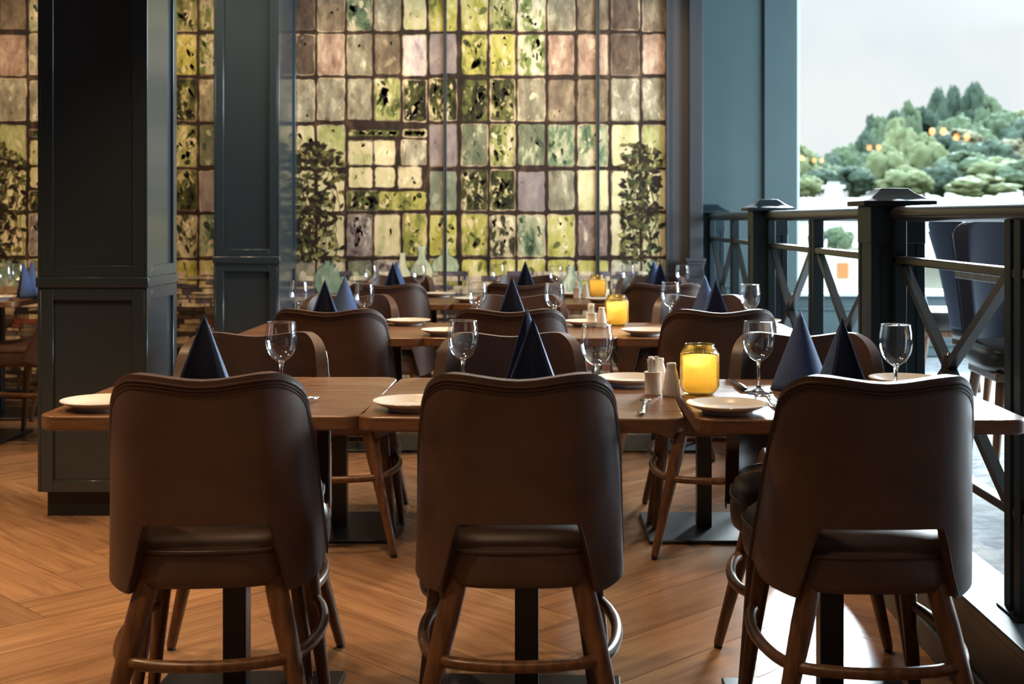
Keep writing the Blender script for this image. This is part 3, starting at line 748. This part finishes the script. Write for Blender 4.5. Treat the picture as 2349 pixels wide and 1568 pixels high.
# ------------------------------------------------------------------ wine glass
def spl(pts, k=4):
    out = []
    for i in range(len(pts)-1):
        p0, p1, p2, p3 = pts[max(0, i-1)], pts[i], pts[i+1], pts[min(len(pts)-1, i+2)]
        for j in range(k):
            u = j/k; out.append(tuple(.5*((2*p1[c])+(-p0[c]+p2[c])*u+(2*p0[c]-5*p1[c]+4*p2[c]-p3[c])*u*u+(-p0[c]+3*p1[c]-3*p2[c]+p3[c])*u**3) for c in (0, 1)))
    return out+[pts[-1]]
def make_glass():
    t = empty('wine_glass')
    stem = [(0, 0), (.0315, 0), (.0322, .0012), (.030, .0026), (.018, .0048), (.0065, .011), (.0042, .020), (.0037, .040), (.0038, .060), (.0052, .071), (.0085, .0765), (.0055, .0800), (0, .0812)]
    MB().lathe(stem, 32).build('stem_and_foot', M['glass'], t, smooth=60, weld=.00002)
    bowl = spl([(.0088, .0768), (.0135, .0795), (.024, .088), (.0330, .102), (.0372, .118), (.0380, .134), (.0364, .152), (.0335, .1705)])
    MB().lathe([(0, .0762)]+bowl, 48).build('bowl', M['thin'], t, smooth=180, weld=.00002).data.polygons
    b = children(t)[-1]
    MB().tube([(.0335*math.cos(2*math.pi*i/48), .0335*math.sin(2*math.pi*i/48), .1706) for i in range(48)], .0008, 6, closed=True).build('rim', M['glass'], t, smooth=180)
    return t
glass = Proto(make_glass())
GG = 'clear stemmed wine glasses on the set tables'
def gl(px, rim_y, label, X=None):
    s = (rim_y-CY)/(H-.75-.1715); glass.put(((px-CX)/s, F/s, .7505), 0, label, 'wine glass', GG)
for px, y, l in ((645, 738, 'clear wine glass at the front left table'),
                 (1062, 734, 'clear wine glass on the front middle table, left of its napkins'),
                 (1369, 744, 'clear wine glass at the front middle table just left of the sachet holder'),
                 (1740, 737, 'clear wine glass on the front right table between the amber lantern and the napkins'),
                 (2055, 744, 'clear wine glass on the front right table beside the railing post'),
                 (686, 645, 'clear wine glass at the second row left table, beside the slate column'),
                 (836, 650, 'clear wine glass at the second row left table, right of the two napkins'),
                 (1096, 647, 'clear wine glass at the second row middle table, left of the single napkin'),
                 (1272, 650, 'clear wine glass at the second row middle table, right of the single napkin'),
                 (1538, 647, 'clear wine glass at the second row right table, left of the napkin pair'),
                 (1721, 652, 'clear wine glass at the second row right table, nearest the railing'),
                 (850, 608, 'clear wine glass at the far row left table, left of its napkins'),
                 (962, 608, 'clear wine glass at the far row left table, right of its napkins'),
                 (1143, 606, 'clear wine glass at the far row middle table, left of its blue napkin'),
                 (1275, 609, 'clear wine glass at the far row middle table, right of its blue napkin'),
                 (1442, 608, 'clear wine glass at the far row right table, left of its napkins'),
                 (1566, 608, 'clear wine glass at the far row right table before the grey wall end')):
    gl(px, y, l)

# ------------------------------------------------------------------ folded napkins
def make_napkin(h=.193, wd=.071, dp=.072, lean=0):
    """standing pyramid fold: two doubled wings meeting in a rear ridge, open in front"""
    t = empty('folded_napkin'); A = Vector((0, 0, h))
    def wing(sg, k, off):
        def fn(u, v):       # u along the base from the ridge to the front corner, v up
            a = u*R(118); base = Vector((sg*wd*k*math.sin(min(a, math.pi/2))*(1 if a < math.pi/2 else 1-.10*(a-math.pi/2)), dp*k*math.cos(a*.95)-off, 0))
            p = base.lerp(A+Vector((0, -off*.3, -off)), v); return p
        return MB().grid(fn, 12, 10)
    m = wing(1, 1, 0); m2 = wing(-1, 1, 0); m.add(m2.v, m2.f)
    m.build('outer_fold', M['napkin'], t, solid=.0016, smooth=70, off=0, weld=.0001)
    q = wing(1, .93, .004); q2 = wing(-1, .93, .004); q.add(q2.v, q2.f)
    q.build('inner_fold', M['napkin'], t, solid=.0012, smooth=70, off=0, weld=.0001)
    return t
nap = Proto(make_napkin())
NG = 'navy paper napkins folded into standing pyramids'
def np_(px, apex_y, rz, label, z=.7508, zt=.193):
    s = (apex_y-CY)/(H-z-zt); nap.put(((px-CX)/s, F/s, z), R(rz), label, 'napkin', NG)
for px, y, rz, l in ((468, 719, 4, 'navy folded napkin standing alone on the front left table'),
                     (1208, 705, -62, 'navy folded napkin on the front middle table, the rear one of the pair'),
                     (1222, 728, -4, 'navy folded napkin, nearer of the pair on the front middle table'),
                     (1836, 711, 150, 'navy folded napkin showing a broad flat side, front right table'),
                     (1932, 728, 28, 'navy folded napkin with dark open side in front of the nearest railing post'),
                     (745, 640, 6, 'navy folded napkin with dark open fold on the second row left table'),
                     (791, 630, -150, 'navy folded napkin with a bright blue side on the second row left table'),
                     (1174, 633, 0, 'navy folded napkin standing alone on the second row middle table'),
                     (1617, 631, 150, 'navy folded napkin with bright edge on the second row right table'),
                     (1641, 640, 10, 'navy folded napkin with dark open fold on the second row right table'),
                     (901, 601, 5, 'navy folded napkin with dark fold on the far row left table'),
                     (909, 597, -150, 'blue lit folded napkin on the far row left table, rear of the pair'),
                     (1205, 597, 0, 'navy folded napkin standing alone on the far row middle table'),
                     (1500, 596, 150, 'navy folded napkin with bright edge on the far row right table'),
                     (1514, 600, 10, 'navy folded napkin with dark fold on the far row right table')):
    np_(px, y, rz, l)

# ------------------------------------------------------------------ plates
def make_plate():
    pr = [(0, .006), (.048, .006), (.050, 0), (.054, 0), (.056, .006), (.070, .011), (.0865, .0185), (.088, .0205), (.0872, .0218), (.084, .0208), (.066, .0140), (.057, .0105), (.052, .0095), (0, .0095)]
    return MB().lathe(pr, 56).build('side_plate', M['white'], smooth=40, weld=.00002)
plate = Proto(make_plate()); PG = 'white china side plates on the set tables'
for x, y, l in ((-.968, 2.800, 'white side plate at the outer end of the front left table'),
                (-.284, 2.790, 'white side plate at the near left corner of the front middle table'),
                (.222, 3.20, 'white side plate behind the sachet holder on the front middle table'),
                (.397, 2.745, 'white side plate before the amber lantern, front right table'),
                (.905, 3.19, 'white side plate next to the railing at the front right table'),
                (-.530, 5.03, 'white side plate with a fork at its left, second row left table'),
                (-.350, 4.585, 'white side plate at the near left corner of the second row middle table'),
                (.172, 4.98, 'white side plate left of the salt shaker on the second row middle table'),
                (.370, 4.585, 'white side plate in front of the glowing lantern, second row right table'),
                (.850, 5.02, 'white side plate next to the railing at the second row right table'),
                (-.555, 6.86, 'white side plate at the far side of the far row left table'),
                (-.365, 6.42, 'white side plate at the near left corner of the far row middle table'),
                (.150, 6.84, 'white side plate left of the sachet holder on the far row middle table'),
                (.300, 6.40, 'white side plate in front of the lantern, far row right table')):
    plate.put((x, y, .7505), 0, l, 'plate', PG)

# ------------------------------------------------------------------ salt shakers, sachet holders, sachets
def make_shaker():
    t = MB().lathe([(0, 0), (.0195, 0), (.0210, .002), (.0210, .008), (.0190, .030), (.0150, .055), (.0118, .066), (.0112, .070), (.0118, .074), (.0115, .077), (.009, .079), (0, .0795)], 32).build('salt_shaker', M['white'], smooth=50, weld=.00002)
    for i in range(5):
        a = i*2*math.pi/5; MB().lathe([(0, 0), (.0008, 0), (.0008, .0003), (0, .0003)], 8, (.0045*math.cos(a), .0045*math.sin(a), .0790)).build('pour_hole', M['knife_handle'], t)
    return t
def make_cup():
    pr = [(0, 0), (.0205, 0), (.0212, .002), (.0200, .005), (.0196, .046), (.0214, .050), (.0216, .054), (.0200, .0545), (.0182, .052), (.0180, .006), (0, .006)]
    return MB().lathe(pr, 36).build('sachet_holder', M['white'], smooth=50, weld=.00002)
def make_packet():
    def fn(u, v):
        return Vector(((u-.5)*.0085*(1 if v < .95 else 1.08), .0012*math.sin(v*9)+.0004*math.sin(u*6), v*.082))
    return MB().grid(fn, 4, 12).build('toothpick_sachet', M['paper'], solid=.0014, smooth=50, off=0)
shk, cup, pk = Proto(make_shaker()), Proto(make_cup()), Proto(make_packet())
def condiments(cupxy, shakers, nm):
    cup.put((cupxy[0], cupxy[1], .7505), 0, f'small white china cup holding paper sachets, {nm}', 'holder', 'white sachet holders')
    for (x, y), lab in shakers: shk.put((x, y, .7505), 0, lab, 'shaker', 'white china shakers')
    rnd = random.Random(nm)
    for i in range(8):
        a = i*2*math.pi/8+.3; rr = .0105 if i else .002
        o = pk.put((cupxy[0]+rr*.45*math.cos(a), cupxy[1]+rr*.45*math.sin(a), .7575), rnd.uniform(0, 3), f'thin white paper sachet standing in the white cup, {nm}', 'sachet', f'paper sachets in the cup, {nm}')
        tl = .085*rnd.uniform(.5, 1.1)
        o.rotation_euler = (-tl*math.sin(a)*1.0, tl*math.cos(a)*1.0, rnd.uniform(-.5, .5)); o.scale = (1, 1, rnd.uniform(.93, 1.04))
c1 = at(1498, 905); condiments((c1.x, c1.y), [((at(1540, 909).x, at(1540, 909).y), 'white china shaker nearest the amber lantern on the front tables'), ((.283, 3.10), 'white china shaker half hidden behind the nearer one, front tables')], 'front tables')
c2 = Vector((.188, 4.93, 0)); condiments((c2.x, c2.y), [((.226, 4.90), 'white china shaker left of the glowing lantern, second row')], 'second row')
c3 = Vector((.182, 6.74, 0)); condiments((c3.x, c3.y), [((.225, 6.70), 'white china shaker left of the lantern, far row')], 'far row')

# ------------------------------------------------------------------ amber ribbed candle lanterns
def make_lantern():
    t = empty('candle_lantern')
    out = [(.0, 0), (.028, 0), (.036, .003), (.0425, .012), (.0455, .024), (.0455, .092), (.0445, .100), (.0385, .110), (.0355, .114), (.0362, .1185), (.0350, .1205)]
    inn = [(.0325, .1195), (.0322, .114), (.0350, .1085), (.0412, .099), (.0425, .092), (.0425, .025), (.0395, .014), (.033, .008), (0, .007)]
    n1 = 4; n2 = 5
    def rm(k, a): return 1+.013*math.cos(a*64) if k in (4, 5) else 1
    # extra rings keep the ribs crisp
    prof = out[:4]+[(.0455, .022), (.0455, .094)]+out[6:]+[(.0325, .1195)]
    MB().lathe(prof, 256, rmod=lambda k, a: 1+.022*math.cos(a*52) if k in (4, 5) else 1).build('ribbed_jar', M['amber'], t, smooth=70, weld=.00002)
    wx = MB().lathe([(0, 0), (.034, 0), (.0395, .008), (.0400, .084), (.0388, .084), (.0380, .012), (0, .010)], 40, (0, 0, .0085)).build('wax_cup', M['wax'], t, smooth=50, weld=.00002)
    fl = MB().lathe([(0, 0), (.0045, .004), (.0065, .011), (.0045, .020), (0, .032)], 14, (0, 0, .046)).build('flame', M['flame'], t, smooth=80, weld=.00002)
    return t
lan = Proto(make_lantern()); LG = 'amber ribbed glass candle lanterns'
lp = [(at(1605, 905), 'large amber ribbed glass lantern with a lit candle on the front tables', .15), (Vector((.2905, 4.99, .75)), 'amber ribbed glass lantern with a lit candle, second table row', .15), (Vector((.292, 6.80, .75)), 'yellow ribbed glass lantern with a lit candle in the far table row before the mural', .15)]
for p, l, e in lp:
    lan.put((p.x, p.y, .7505), 0, l, 'lantern', LG)
    light('candle_light', 'POINT', (p.x, p.y, .7505+.078), (0, 0, 0), e, (1, .78, .45), shadow_soft_size=.008)

# ------------------------------------------------------------------ cutlery
def make_fork():
    pr = []
    def zc(y): return .004+.012*math.sin(max(0, (y-.0)/.19)*math.pi)*0+ (.010*math.exp(-((y-.135)/.022)**2)) + (.004 if y > .17 else 0)
    m = MB()
    ys = [0, .004, .02, .05, .09, .115, .128, .136, .142]; ws = [.004, .0075, .0085, .007, .0045, .0035, .006, .0105, .0118]
    vs = []
    for y, w_ in zip(ys, ws): vs += [(-w_, y, zc(y)), (w_, y, zc(y))]
    m.add(vs, [(2*i, 2*i+1, 2*i+3, 2*i+2) for i in range(len(ys)-1)])
    for k in range(4):
        x0 = -.0118+k*.0063; vs = []
        for y, tw in ((.142, 1), (.160, .8), (.178, .65), (.190, .35)): vs += [(x0+.0023-.0023*tw, y, zc(y)), (x0+.0023+.0023*tw, y, zc(y))]
        m.add(vs, [(2*i, 2*i+1, 2*i+3, 2*i+2) for i in range(3)])
    return m.build('table_fork', M['steel'], solid=.0018, smooth=50, off=1)
def make_knife():
    t = empty('table_knife')
    MB().tube([(0, 0, .0065), (0, .01, .0065), (0, .05, .0065), (0, .09, .0065), (0, .098, .006)], [.005, .0085, .0095, .0080, .006], 12, sq=(1, .62)).build('handle', M['knife_handle'], t, smooth=60)
    MB().prism([(-.0065, .096), (.0065, .096), (.0078, .15), (.0075, .18), (.003, .205), (-.004, .205), (-.0055, .15)], .0052, .0068).build('blade', M['steel'], t)
    return t
fork, knife = Proto(make_fork()), Proto(make_knife())
fork.put((.517, 2.765, .7508), R(3), 'steel fork beside the plate on the front right table', 'fork', 'steel forks')
fork.put((.208, 2.70, .7508), R(-8), 'steel fork at the near right end of the front middle table', 'fork', 'steel forks')
fork.put((-.560, 2.74, .7508), R(-12), 'steel fork by the foot of the wine glass, front left table', 'fork', 'steel forks')
fork.put((-.645, 4.93, .7508), R(-2), 'steel fork left of the plate, second row left table', 'fork', 'steel forks')
fork.put((-.672, 6.80, .7508), R(-2), 'steel fork left of the plate, far row left table', 'fork', 'steel forks')
knife.put((.488, 3.075, .7508), R(2), 'black handled knife right of the amber lantern on the front right table', 'knife', 'black handled knives')
knife.put((.492, 4.92, .7508), R(5), 'black handled knife on the second row right table before its wine glass', 'knife', 'black handled knives')
knife.put((.548, 2.70, .7508), R(6), 'black handled knife beside the fork at the near edge of the front right table', 'knife', 'black handled knives')

# ------------------------------------------------------------------ side area beyond the column: a table for two with chairs set sideways
tbl.put((-3.03, 6.80, 0), 0, 'brown wooden pedestal table beyond the slate column at the mural wall', 'table', TG)
tbl.put((-3.75, 6.80, 0), 0, 'brown wooden pedestal table at the outer edge beyond the slate column', 'table', TG)
chair.put((-2.62, 6.72, 0), R(82), 'brown leather chair seen from its side beyond the slate column', 'chair', G1)
chair.put((-2.70, 7.55, 0), R(88), 'brown leather chair in shade before the painted books, beyond the slate column', 'chair', G1)
tbl.put((-3.25, 7.62, 0), 0, 'brown wooden pedestal table closest to the painted books beyond the slate column', 'table', TG)
def np3(x, y, rz, l): nap.put((x, y, .7508), R(rz), l, 'napkin', NG)
np3(-2.745, 6.74, -60, 'navy folded napkin leaning wide beside the slate column')
np3(-2.80, 6.99, 130, 'navy folded napkin behind another one beyond the slate column')
np3(-2.99, 6.80, 40, 'navy folded napkin at the picture edge beyond the slate column')
s = (607-CY)/(H-.75-.1715); glass.put(((11-CX)/F*6.62, 6.62, .7505), 0, 'clear wine glass beside the wide napkin beyond the slate column', 'wine glass', GG)
glass.put(((40-CX)/F*7.0, 7.0, .7505), 0, 'clear wine glass half hidden behind the wide napkin beyond the slate column', 'wine glass', GG)
plate.put((-2.80, 6.565, .7505), 0, 'white side plate on the table beyond the slate column', 'plate', PG)

# ------------------------------------------------------------------ raised area: velvet chairs and a grey table
def make_velvet():
    t = empty('velvet_chair'); nv = 12
    # high shell back with rolled vertical edges
    def bp(u, v, ins):
        a = (u-.5)*2; hw = .240-.020*(1-v); x = hw*math.sin(a*1.25)/math.sin(1.25); y = -.26-.09*v+.20*(1-math.cos(a*1.25))*(.75-.35*v)
        nx, ny = math.sin(a*1.1), -math.cos(a*1.1)
        zt = .93-.045*abs(a)**6-.0; z = .43-.02*abs(a)+(zt-.41)*v*1.0
        return Vector((x-nx*ins, y-ny*ins, z))
    nu = 18
    vs = [bp(i/nu, j/nv, 0) for i in range(nu+1) for j in range(nv+1)]+[bp(i/nu, j/nv, .055) for i in range(nu+1) for j in range(nv+1)]
    n = (nu+1)*(nv+1); g_ = lambda i, j: i*(nv+1)+j
    fs = [(g_(i, j), g_(i+1, j), g_(i+1, j+1), g_(i, j+1)) for i in range(nu) for j in range(nv)]; fs += [tuple(k+n for k in reversed(q)) for q in fs]
    for i in range(nu): fs += [(g_(i, nv), g_(i+1, nv), n+g_(i+1, nv), n+g_(i, nv)), (g_(i+1, 0), g_(i, 0), n+g_(i, 0), n+g_(i+1, 0))]
    for j in range(nv): fs += [(g_(0, j), g_(0, j+1), n+g_(0, j+1), n+g_(0, j)), (g_(nu, j+1), g_(nu, j), n+g_(nu, j), n+g_(nu, j+1))]
    b = MB().add(vs, fs).build('backrest', M['velvet'], t, bevel=.018, seg=3, smooth=60)
    for u in (0, 1): MB().tube([bp(u, j/10, -.001) for j in range(11)], .004, 6).build('piping', M['velvet'], b)
    s = MB()
    st = [(.86, .37), (.97, .375), (1.0, .395), (1.0, .435), (.97, .455), (.85, .468), (.5, .475), (.2, .476)]; n = 40
    for k, z in st:
        for i in range(n):
            a = 2*math.pi*i/n; c, q = math.cos(a), math.sin(a)
            s.v.append((abs(c)**.6*(1 if c > 0 else -1)*.235*k, abs(q)**.6*(1 if q > 0 else -1)*.24*k, z))
    s.f += [(a*n+i, a*n+(i+1) % n, (a+1)*n+(i+1) % n, (a+1)*n+i) for a in range(len(st)-1) for i in range(n)]+[tuple(range(n-1, -1, -1)), tuple((len(st)-1)*n+i for i in range(n))]
    s.build('seat', M['leather_dark'], t, smooth=60)
    MB().span(-.2, .2, -.2, .2, .335, .372).build('seat_frame', M['leg'], t, bevel=.008)
    for sx in (-1, 1):
        for sy in (-1, 1): MB().tube([(sx*.17, sy*.17, .36), (sx*.215, sy*.235, 0)], [.022, .013], 12).build('leg', M['leg'], t, smooth=60)
    return t
vel = Proto(make_velvet()); VG = 'navy velvet chairs on the raised floor'
PZ = PLAT-.012
vel.put((1.90, 4.93, PZ), R(176), 'navy velvet chair with a broad dark back at the far end of the grey table', 'chair', VG)
vel.put((2.20, 6.0, PZ), R(-84), 'navy velvet chair turned sideways behind the nearest railing post', 'chair', VG)
vel.put((2.15, 6.75, PZ), R(-90), 'navy velvet chair furthest back on the raised floor under the window', 'chair', VG)
t = empty('grey_table', (2.12, 4.25, PZ)); tag(t, 'grey topped table on the raised floor behind the railing', 'table')
M['greytop'] = noise_col(mat('grey_oak_top', (.1, .1, .1), .4), (.12, .12, .12), (.24, .24, .23), (5, 50, 40), 5)
MB().span(-.58, .58, -.52, .52, .725, .758).build('tabletop', M['greytop'], t, bevel=.003)
MB().span(-.03, .03, -.03, .03, .01, .725).build('column', M['black'], t); MB().span(-.28, .28, -.28, .28, 0, .012).build('base_plate', M['black'], t, bevel=.003)
# ------------------------------------------------------------------ pendant lamps over the raised floor (seen only as reflections in the window)
def make_pendant():
    t = empty('pendant_lamp')
    MB().tube([(0, 0, .16), (0, 0, CEIL-2.13)], .004, 8).build('cord', M['black'], t)
    MB().lathe([(.016, .17), (.03, .15), (.12, .02), (.13, 0), (.126, 0), (.116, .018), (.026, .145)], 28, close=True).build('shade', M['black'], t, smooth=50)
    for sx in (-.06, .06): MB().lathe([(0, -.045), (.028, -.03), (.036, 0), (.02, .04), (.01, .06), (0, .062)], 18, (sx, 0, -.03)).build('bulb', M['bulb'], t, smooth=80)
    return t
pen = Proto(make_pendant())
for x, y in ((4.75, 3.1), (4.3, 1.0), (3.9, -1.9), (4.35, -2.6), (4.2, 4.0)):
    pen.put((x, y, 2.13), 0, 'black pendant lamp with two warm bulbs hanging over the raised floor', 'lamp', 'pendant lamps over the raised floor')
# ------------------------------------------------------------------ outside
M['grass'] = noise_col(mat('grass_slope', (.05, .08, .02), .9), (.022, .034, .010), (.055, .066, .020), (.12, .12, .12), 4)
M['pale_ground'] = mat('pale_road', (.4, .4, .38), .9)
M['housewall'] = mat('cream_house_wall', (.42, .38, .31), .8); M['roof'] = mat('grey_house_roof', (.30, .30, .29), .8); M['wood_orange'] = mat('orange_shutter', (.30, .10, .02), .7)
def hill():
    nx, ny = 60, 30
    def fn(u, v):
        x = -10+u*190; y = 62+v*110
        tt = max(0, min(1, (x-20-(y-62)*.15)/34)); base = -1.2 if y < 72 else -1.2+(y-72)*.03
        z = base+tt*tt*(3-2*tt)*max(0, min(1, (y-70)/38))*7.5 + .5*math.sin(x*.21)*math.cos(y*.13)
        return Vector((x, y, z))
    return struct(MB().grid(fn, nx, ny).build('ground_hill', M['grass'], smooth=180))
hill()
struct(MB().span(-60, 150, 10, 63, -4.2, -4.1).build('ground_street', M['pale_ground'], smooth=0))
def house(x0, x1, y, zb, zw, zr, depth, label, win=()):
    t = empty('house', ((x0+x1)/2, y, zb)); tag(t, label, 'house'); w2 = (x1-x0)/2; h = zw-zb
    MB().span(-w2, w2, 0, depth, 0, h).build('wall', M['housewall'], t, smooth=0)
    MB().add([(-w2-.4, -.4, h), (w2+.4, -.4, h), (w2+.4, depth+.4, h), (-w2-.4, depth+.4, h), (-w2-.4, depth/2, zr-zb), (w2+.4, depth/2, zr-zb)], [(0, 1, 5, 4), (3, 4, 5, 2), (0, 4, 3), (1, 2, 5), (0, 3, 2, 1)]).build('roof', M['roof'], t, smooth=0)
    for (a, b, c, d, mt) in win:
        MB().span(a-(x0+x1)/2, b-(x0+x1)/2, -.06, .02, c-zb, d-zb).build('window', M[mt], t, smooth=0)
    return t
S = lambda D: F/D
def wx(px, D): return (px-CX)/S(D)
def wz(py, D): return H-(py-CY)/S(D)
h1 = house(wx(1800, 55), wx(2010, 55), 55, -4.1, wz(565, 55), wz(515, 55), 7, 'cream house with an orange shuttered window down the street',
      [(wx(1920, 55), wx(1946, 55), wz(638, 55), wz(603, 55), 'wood_orange'), (wx(1855, 55), wx(1875, 55), wz(638, 55), wz(606, 55), 'roof')])
house(wx(1895, 61), wx(2420, 64), 64, -4.1, wz(486, 64), wz(452, 64), 6, 'long pale house with low grey roof below the hill')
ch = MB().span(-.35, .35, -.3, .3, -1.2, 1.0).span(-.45, .45, -.4, .4, 1.0, 1.15).build('chimney', M['housewall'], h1, smooth=0)
ch.location = (wx(1912, 58.5)-h1.location.x, 3.5, wz(462, 58.5)-1.0-h1.location.z+.6); MB().span(-.25, .25, -.2, .2, 1.15, 1.3).build('chimney_cap', M['roof'], ch, smooth=0)
def foliage(nm, a, b): return noise_col(mat(nm, a, .9), a, b, (.9, .9, .9), 5, .35, .65)
TM = {'d': foliage('dark_green_foliage', (.018, .030, .019), (.042, .058, .032)), 'm': foliage('mid_green_foliage', (.036, .050, .024), (.078, .094, .043)),
      'y': foliage('yellow_green_foliage', (.080, .086, .034), (.14, .14, .060)), 'b': foliage('brownish_green_foliage', (.09, .074, .036), (.14, .115, .060))}
M['bark'] = mat('bark', (.05, .035, .025), .9)
def make_tree(kind, seed, tall):
    import bmesh
    rnd = random.Random(seed); t = empty('tree'); m = MB()
    nb = 26
    for i in range(nb):
        v = i/(nb-1); z = (.18+.74*v); rr = (.40*(1-v)**.8+.10) if tall else .46*math.sin(math.pi*min(1, .18+v*.8))+.06
        a = rnd.uniform(0, 6.28); c = Vector((math.cos(a)*rr*.72, math.sin(a)*rr*.72, z)); r = (.5*rr+.05)*rnd.uniform(.6, 1.0)
        b = bmesh.new(); bmesh.ops.create_icosphere(b, subdivisions=3, radius=1)
        n = len(m.v); off = rnd.random()*50
        for q in b.verts:
            p = q.co.copy(); o3 = Vector((off, 0, 0)); k = 1+.42*noise.noise(p*1.7+o3)+.38*noise.noise(p*4.1+o3)+.2*noise.noise(p*9+o3)
            m.v.append(tuple(c+Vector((p.x*r*k, p.y*r*k, p.z*r*k*(1.1 if tall else .85)))))
        for fc in b.faces: m.f.append(tuple(v_.index+n for v_ in fc.verts))
        b.free()
    m.build('crown', TM[kind], t, smooth=180)
    MB().tube([(0, 0, -.1), (0, 0, .4)], [.035, .02], 8).build('trunk', M['bark'], t)
    return t
TP = {('d', 1): Proto(make_tree('d', 1, True)), ('d', 0): Proto(make_tree('d', 2, False)), ('m', 1): Proto(make_tree('m', 3, True)), ('m', 0): Proto(make_tree('m', 4, False)), ('y', 1): Proto(make_tree('y', 5, True)), ('y', 0): Proto(make_tree('y', 6, False)), ('b', 0): Proto(make_tree('b', 7, False))}
TL = {'d': 'dark green', 'm': 'mid green', 'y': 'yellow green', 'b': 'brownish green'}
trees = [  # px, top, bottom, width, kind, tall, distance
 (1838, 330, 450, 70, 'y', 0, 84), (1868, 352, 440, 66, 'm', 0, 96), (1905, 348, 440, 60, 'd', 0, 100), (1948, 328, 440, 78, 'm', 0, 102), (1985, 300, 430, 62, 'd', 1, 106), (1996, 262, 400, 40, 'd', 1, 118),
 (2020, 268, 400, 60, 'm', 1, 116), (2052, 252, 400, 70, 'd', 1, 120), (2085, 232, 400, 66, 'm', 1, 122), (2118, 240, 400, 70, 'd', 0, 124), (2150, 200, 380, 64, 'd', 1, 126), (2190, 196, 380, 66, 'd', 1, 128), (2236, 188, 360, 76, 'd', 1, 126), (2272, 222, 360, 70, 'm', 1, 122),
 (2060, 272, 440, 96, 'y', 1, 92), (2120, 305, 440, 86, 'y', 0, 90), (2030, 330, 445, 80, 'y', 0, 86), (2162, 300, 410, 70, 'd', 0, 98), (2200, 262, 400, 90, 'm', 0, 112), (2245, 290, 400, 84, 'm', 0, 108), (2192, 295, 350, 86, 'b', 0, 104),
 (2300, 250, 380, 90, 'm', 0, 116), (2345, 252, 360, 110, 'y', 0, 118), (2330, 318, 400, 110, 'b', 0, 100), (2265, 318, 410, 90, 'd', 0, 96), (2215, 345, 430, 110, 'm', 0, 86), (2290, 360, 430, 120, 'y', 0, 84), (2350, 366, 440, 110, 'm', 0, 82), (2165, 372, 445, 70, 'd', 0, 84),
 (1880, 385, 440, 60, 'd', 0, 82), (1955, 378, 440, 70, 'd', 0, 82), (1850, 400, 450, 50, 'y', 0, 78), (1915, 378, 436, 56, 'm', 0, 88), (2400, 250, 400, 130, 'd', 0, 112), (2075, 380, 450, 90, 'y', 0, 80), (2250, 400, 452, 110, 'y', 0, 76)]
seen = {}
def tlabel(px, yt, k, tall):
    zone = 'beside the window edge' if px < 1880 else 'left of the nearest post cap' if px < 1975 else 'just above the nearest post cap' if px < 2090 else 'over the near handrail' if px < 2215 else 'near the right picture edge' if px < 2310 else 'at the right picture edge'
    lev = 'skyline' if yt < 270 else 'middle slope' if yt < 340 else 'foot'
    l = f'{TL[k]} {"tall" if tall else "rounded"} tree at the hill {lev}, {zone}'; n = seen.get(l, 0); seen[l] = n+1
    return l + ('', ', second from left', ', third from left')[n]
for px, yt, yb, wd, k, tall, D in trees:
    h = (yb-yt)/S(D); wd_ = wd/S(D)
    o = TP[(k, tall)].put((wx(px, D), D, wz(yb, D)-h*.05), (px*.7) % 6.28, tlabel(px, yt, k, tall), 'tree', f'{TL[k]} {"tall" if tall else "rounded"} trees on the hillside')
    o.scale = (wd_*1.15, wd_*1.15, h*1.05)
for px, yt, yb, wd in ((1925, 522, 575, 60), (1872, 535, 575, 34)):
    D = 52; o = TP[('m', 0)].put((wx(px, D), D, wz(yb, D)), 1, f'{"larger" if px > 1900 else "smaller"} low green shrub in front of the pale houses', 'shrub'); o.name = 'shrub'; o.scale = (wd/S(D), wd/S(D), (yb-yt)/S(D)*1.1)
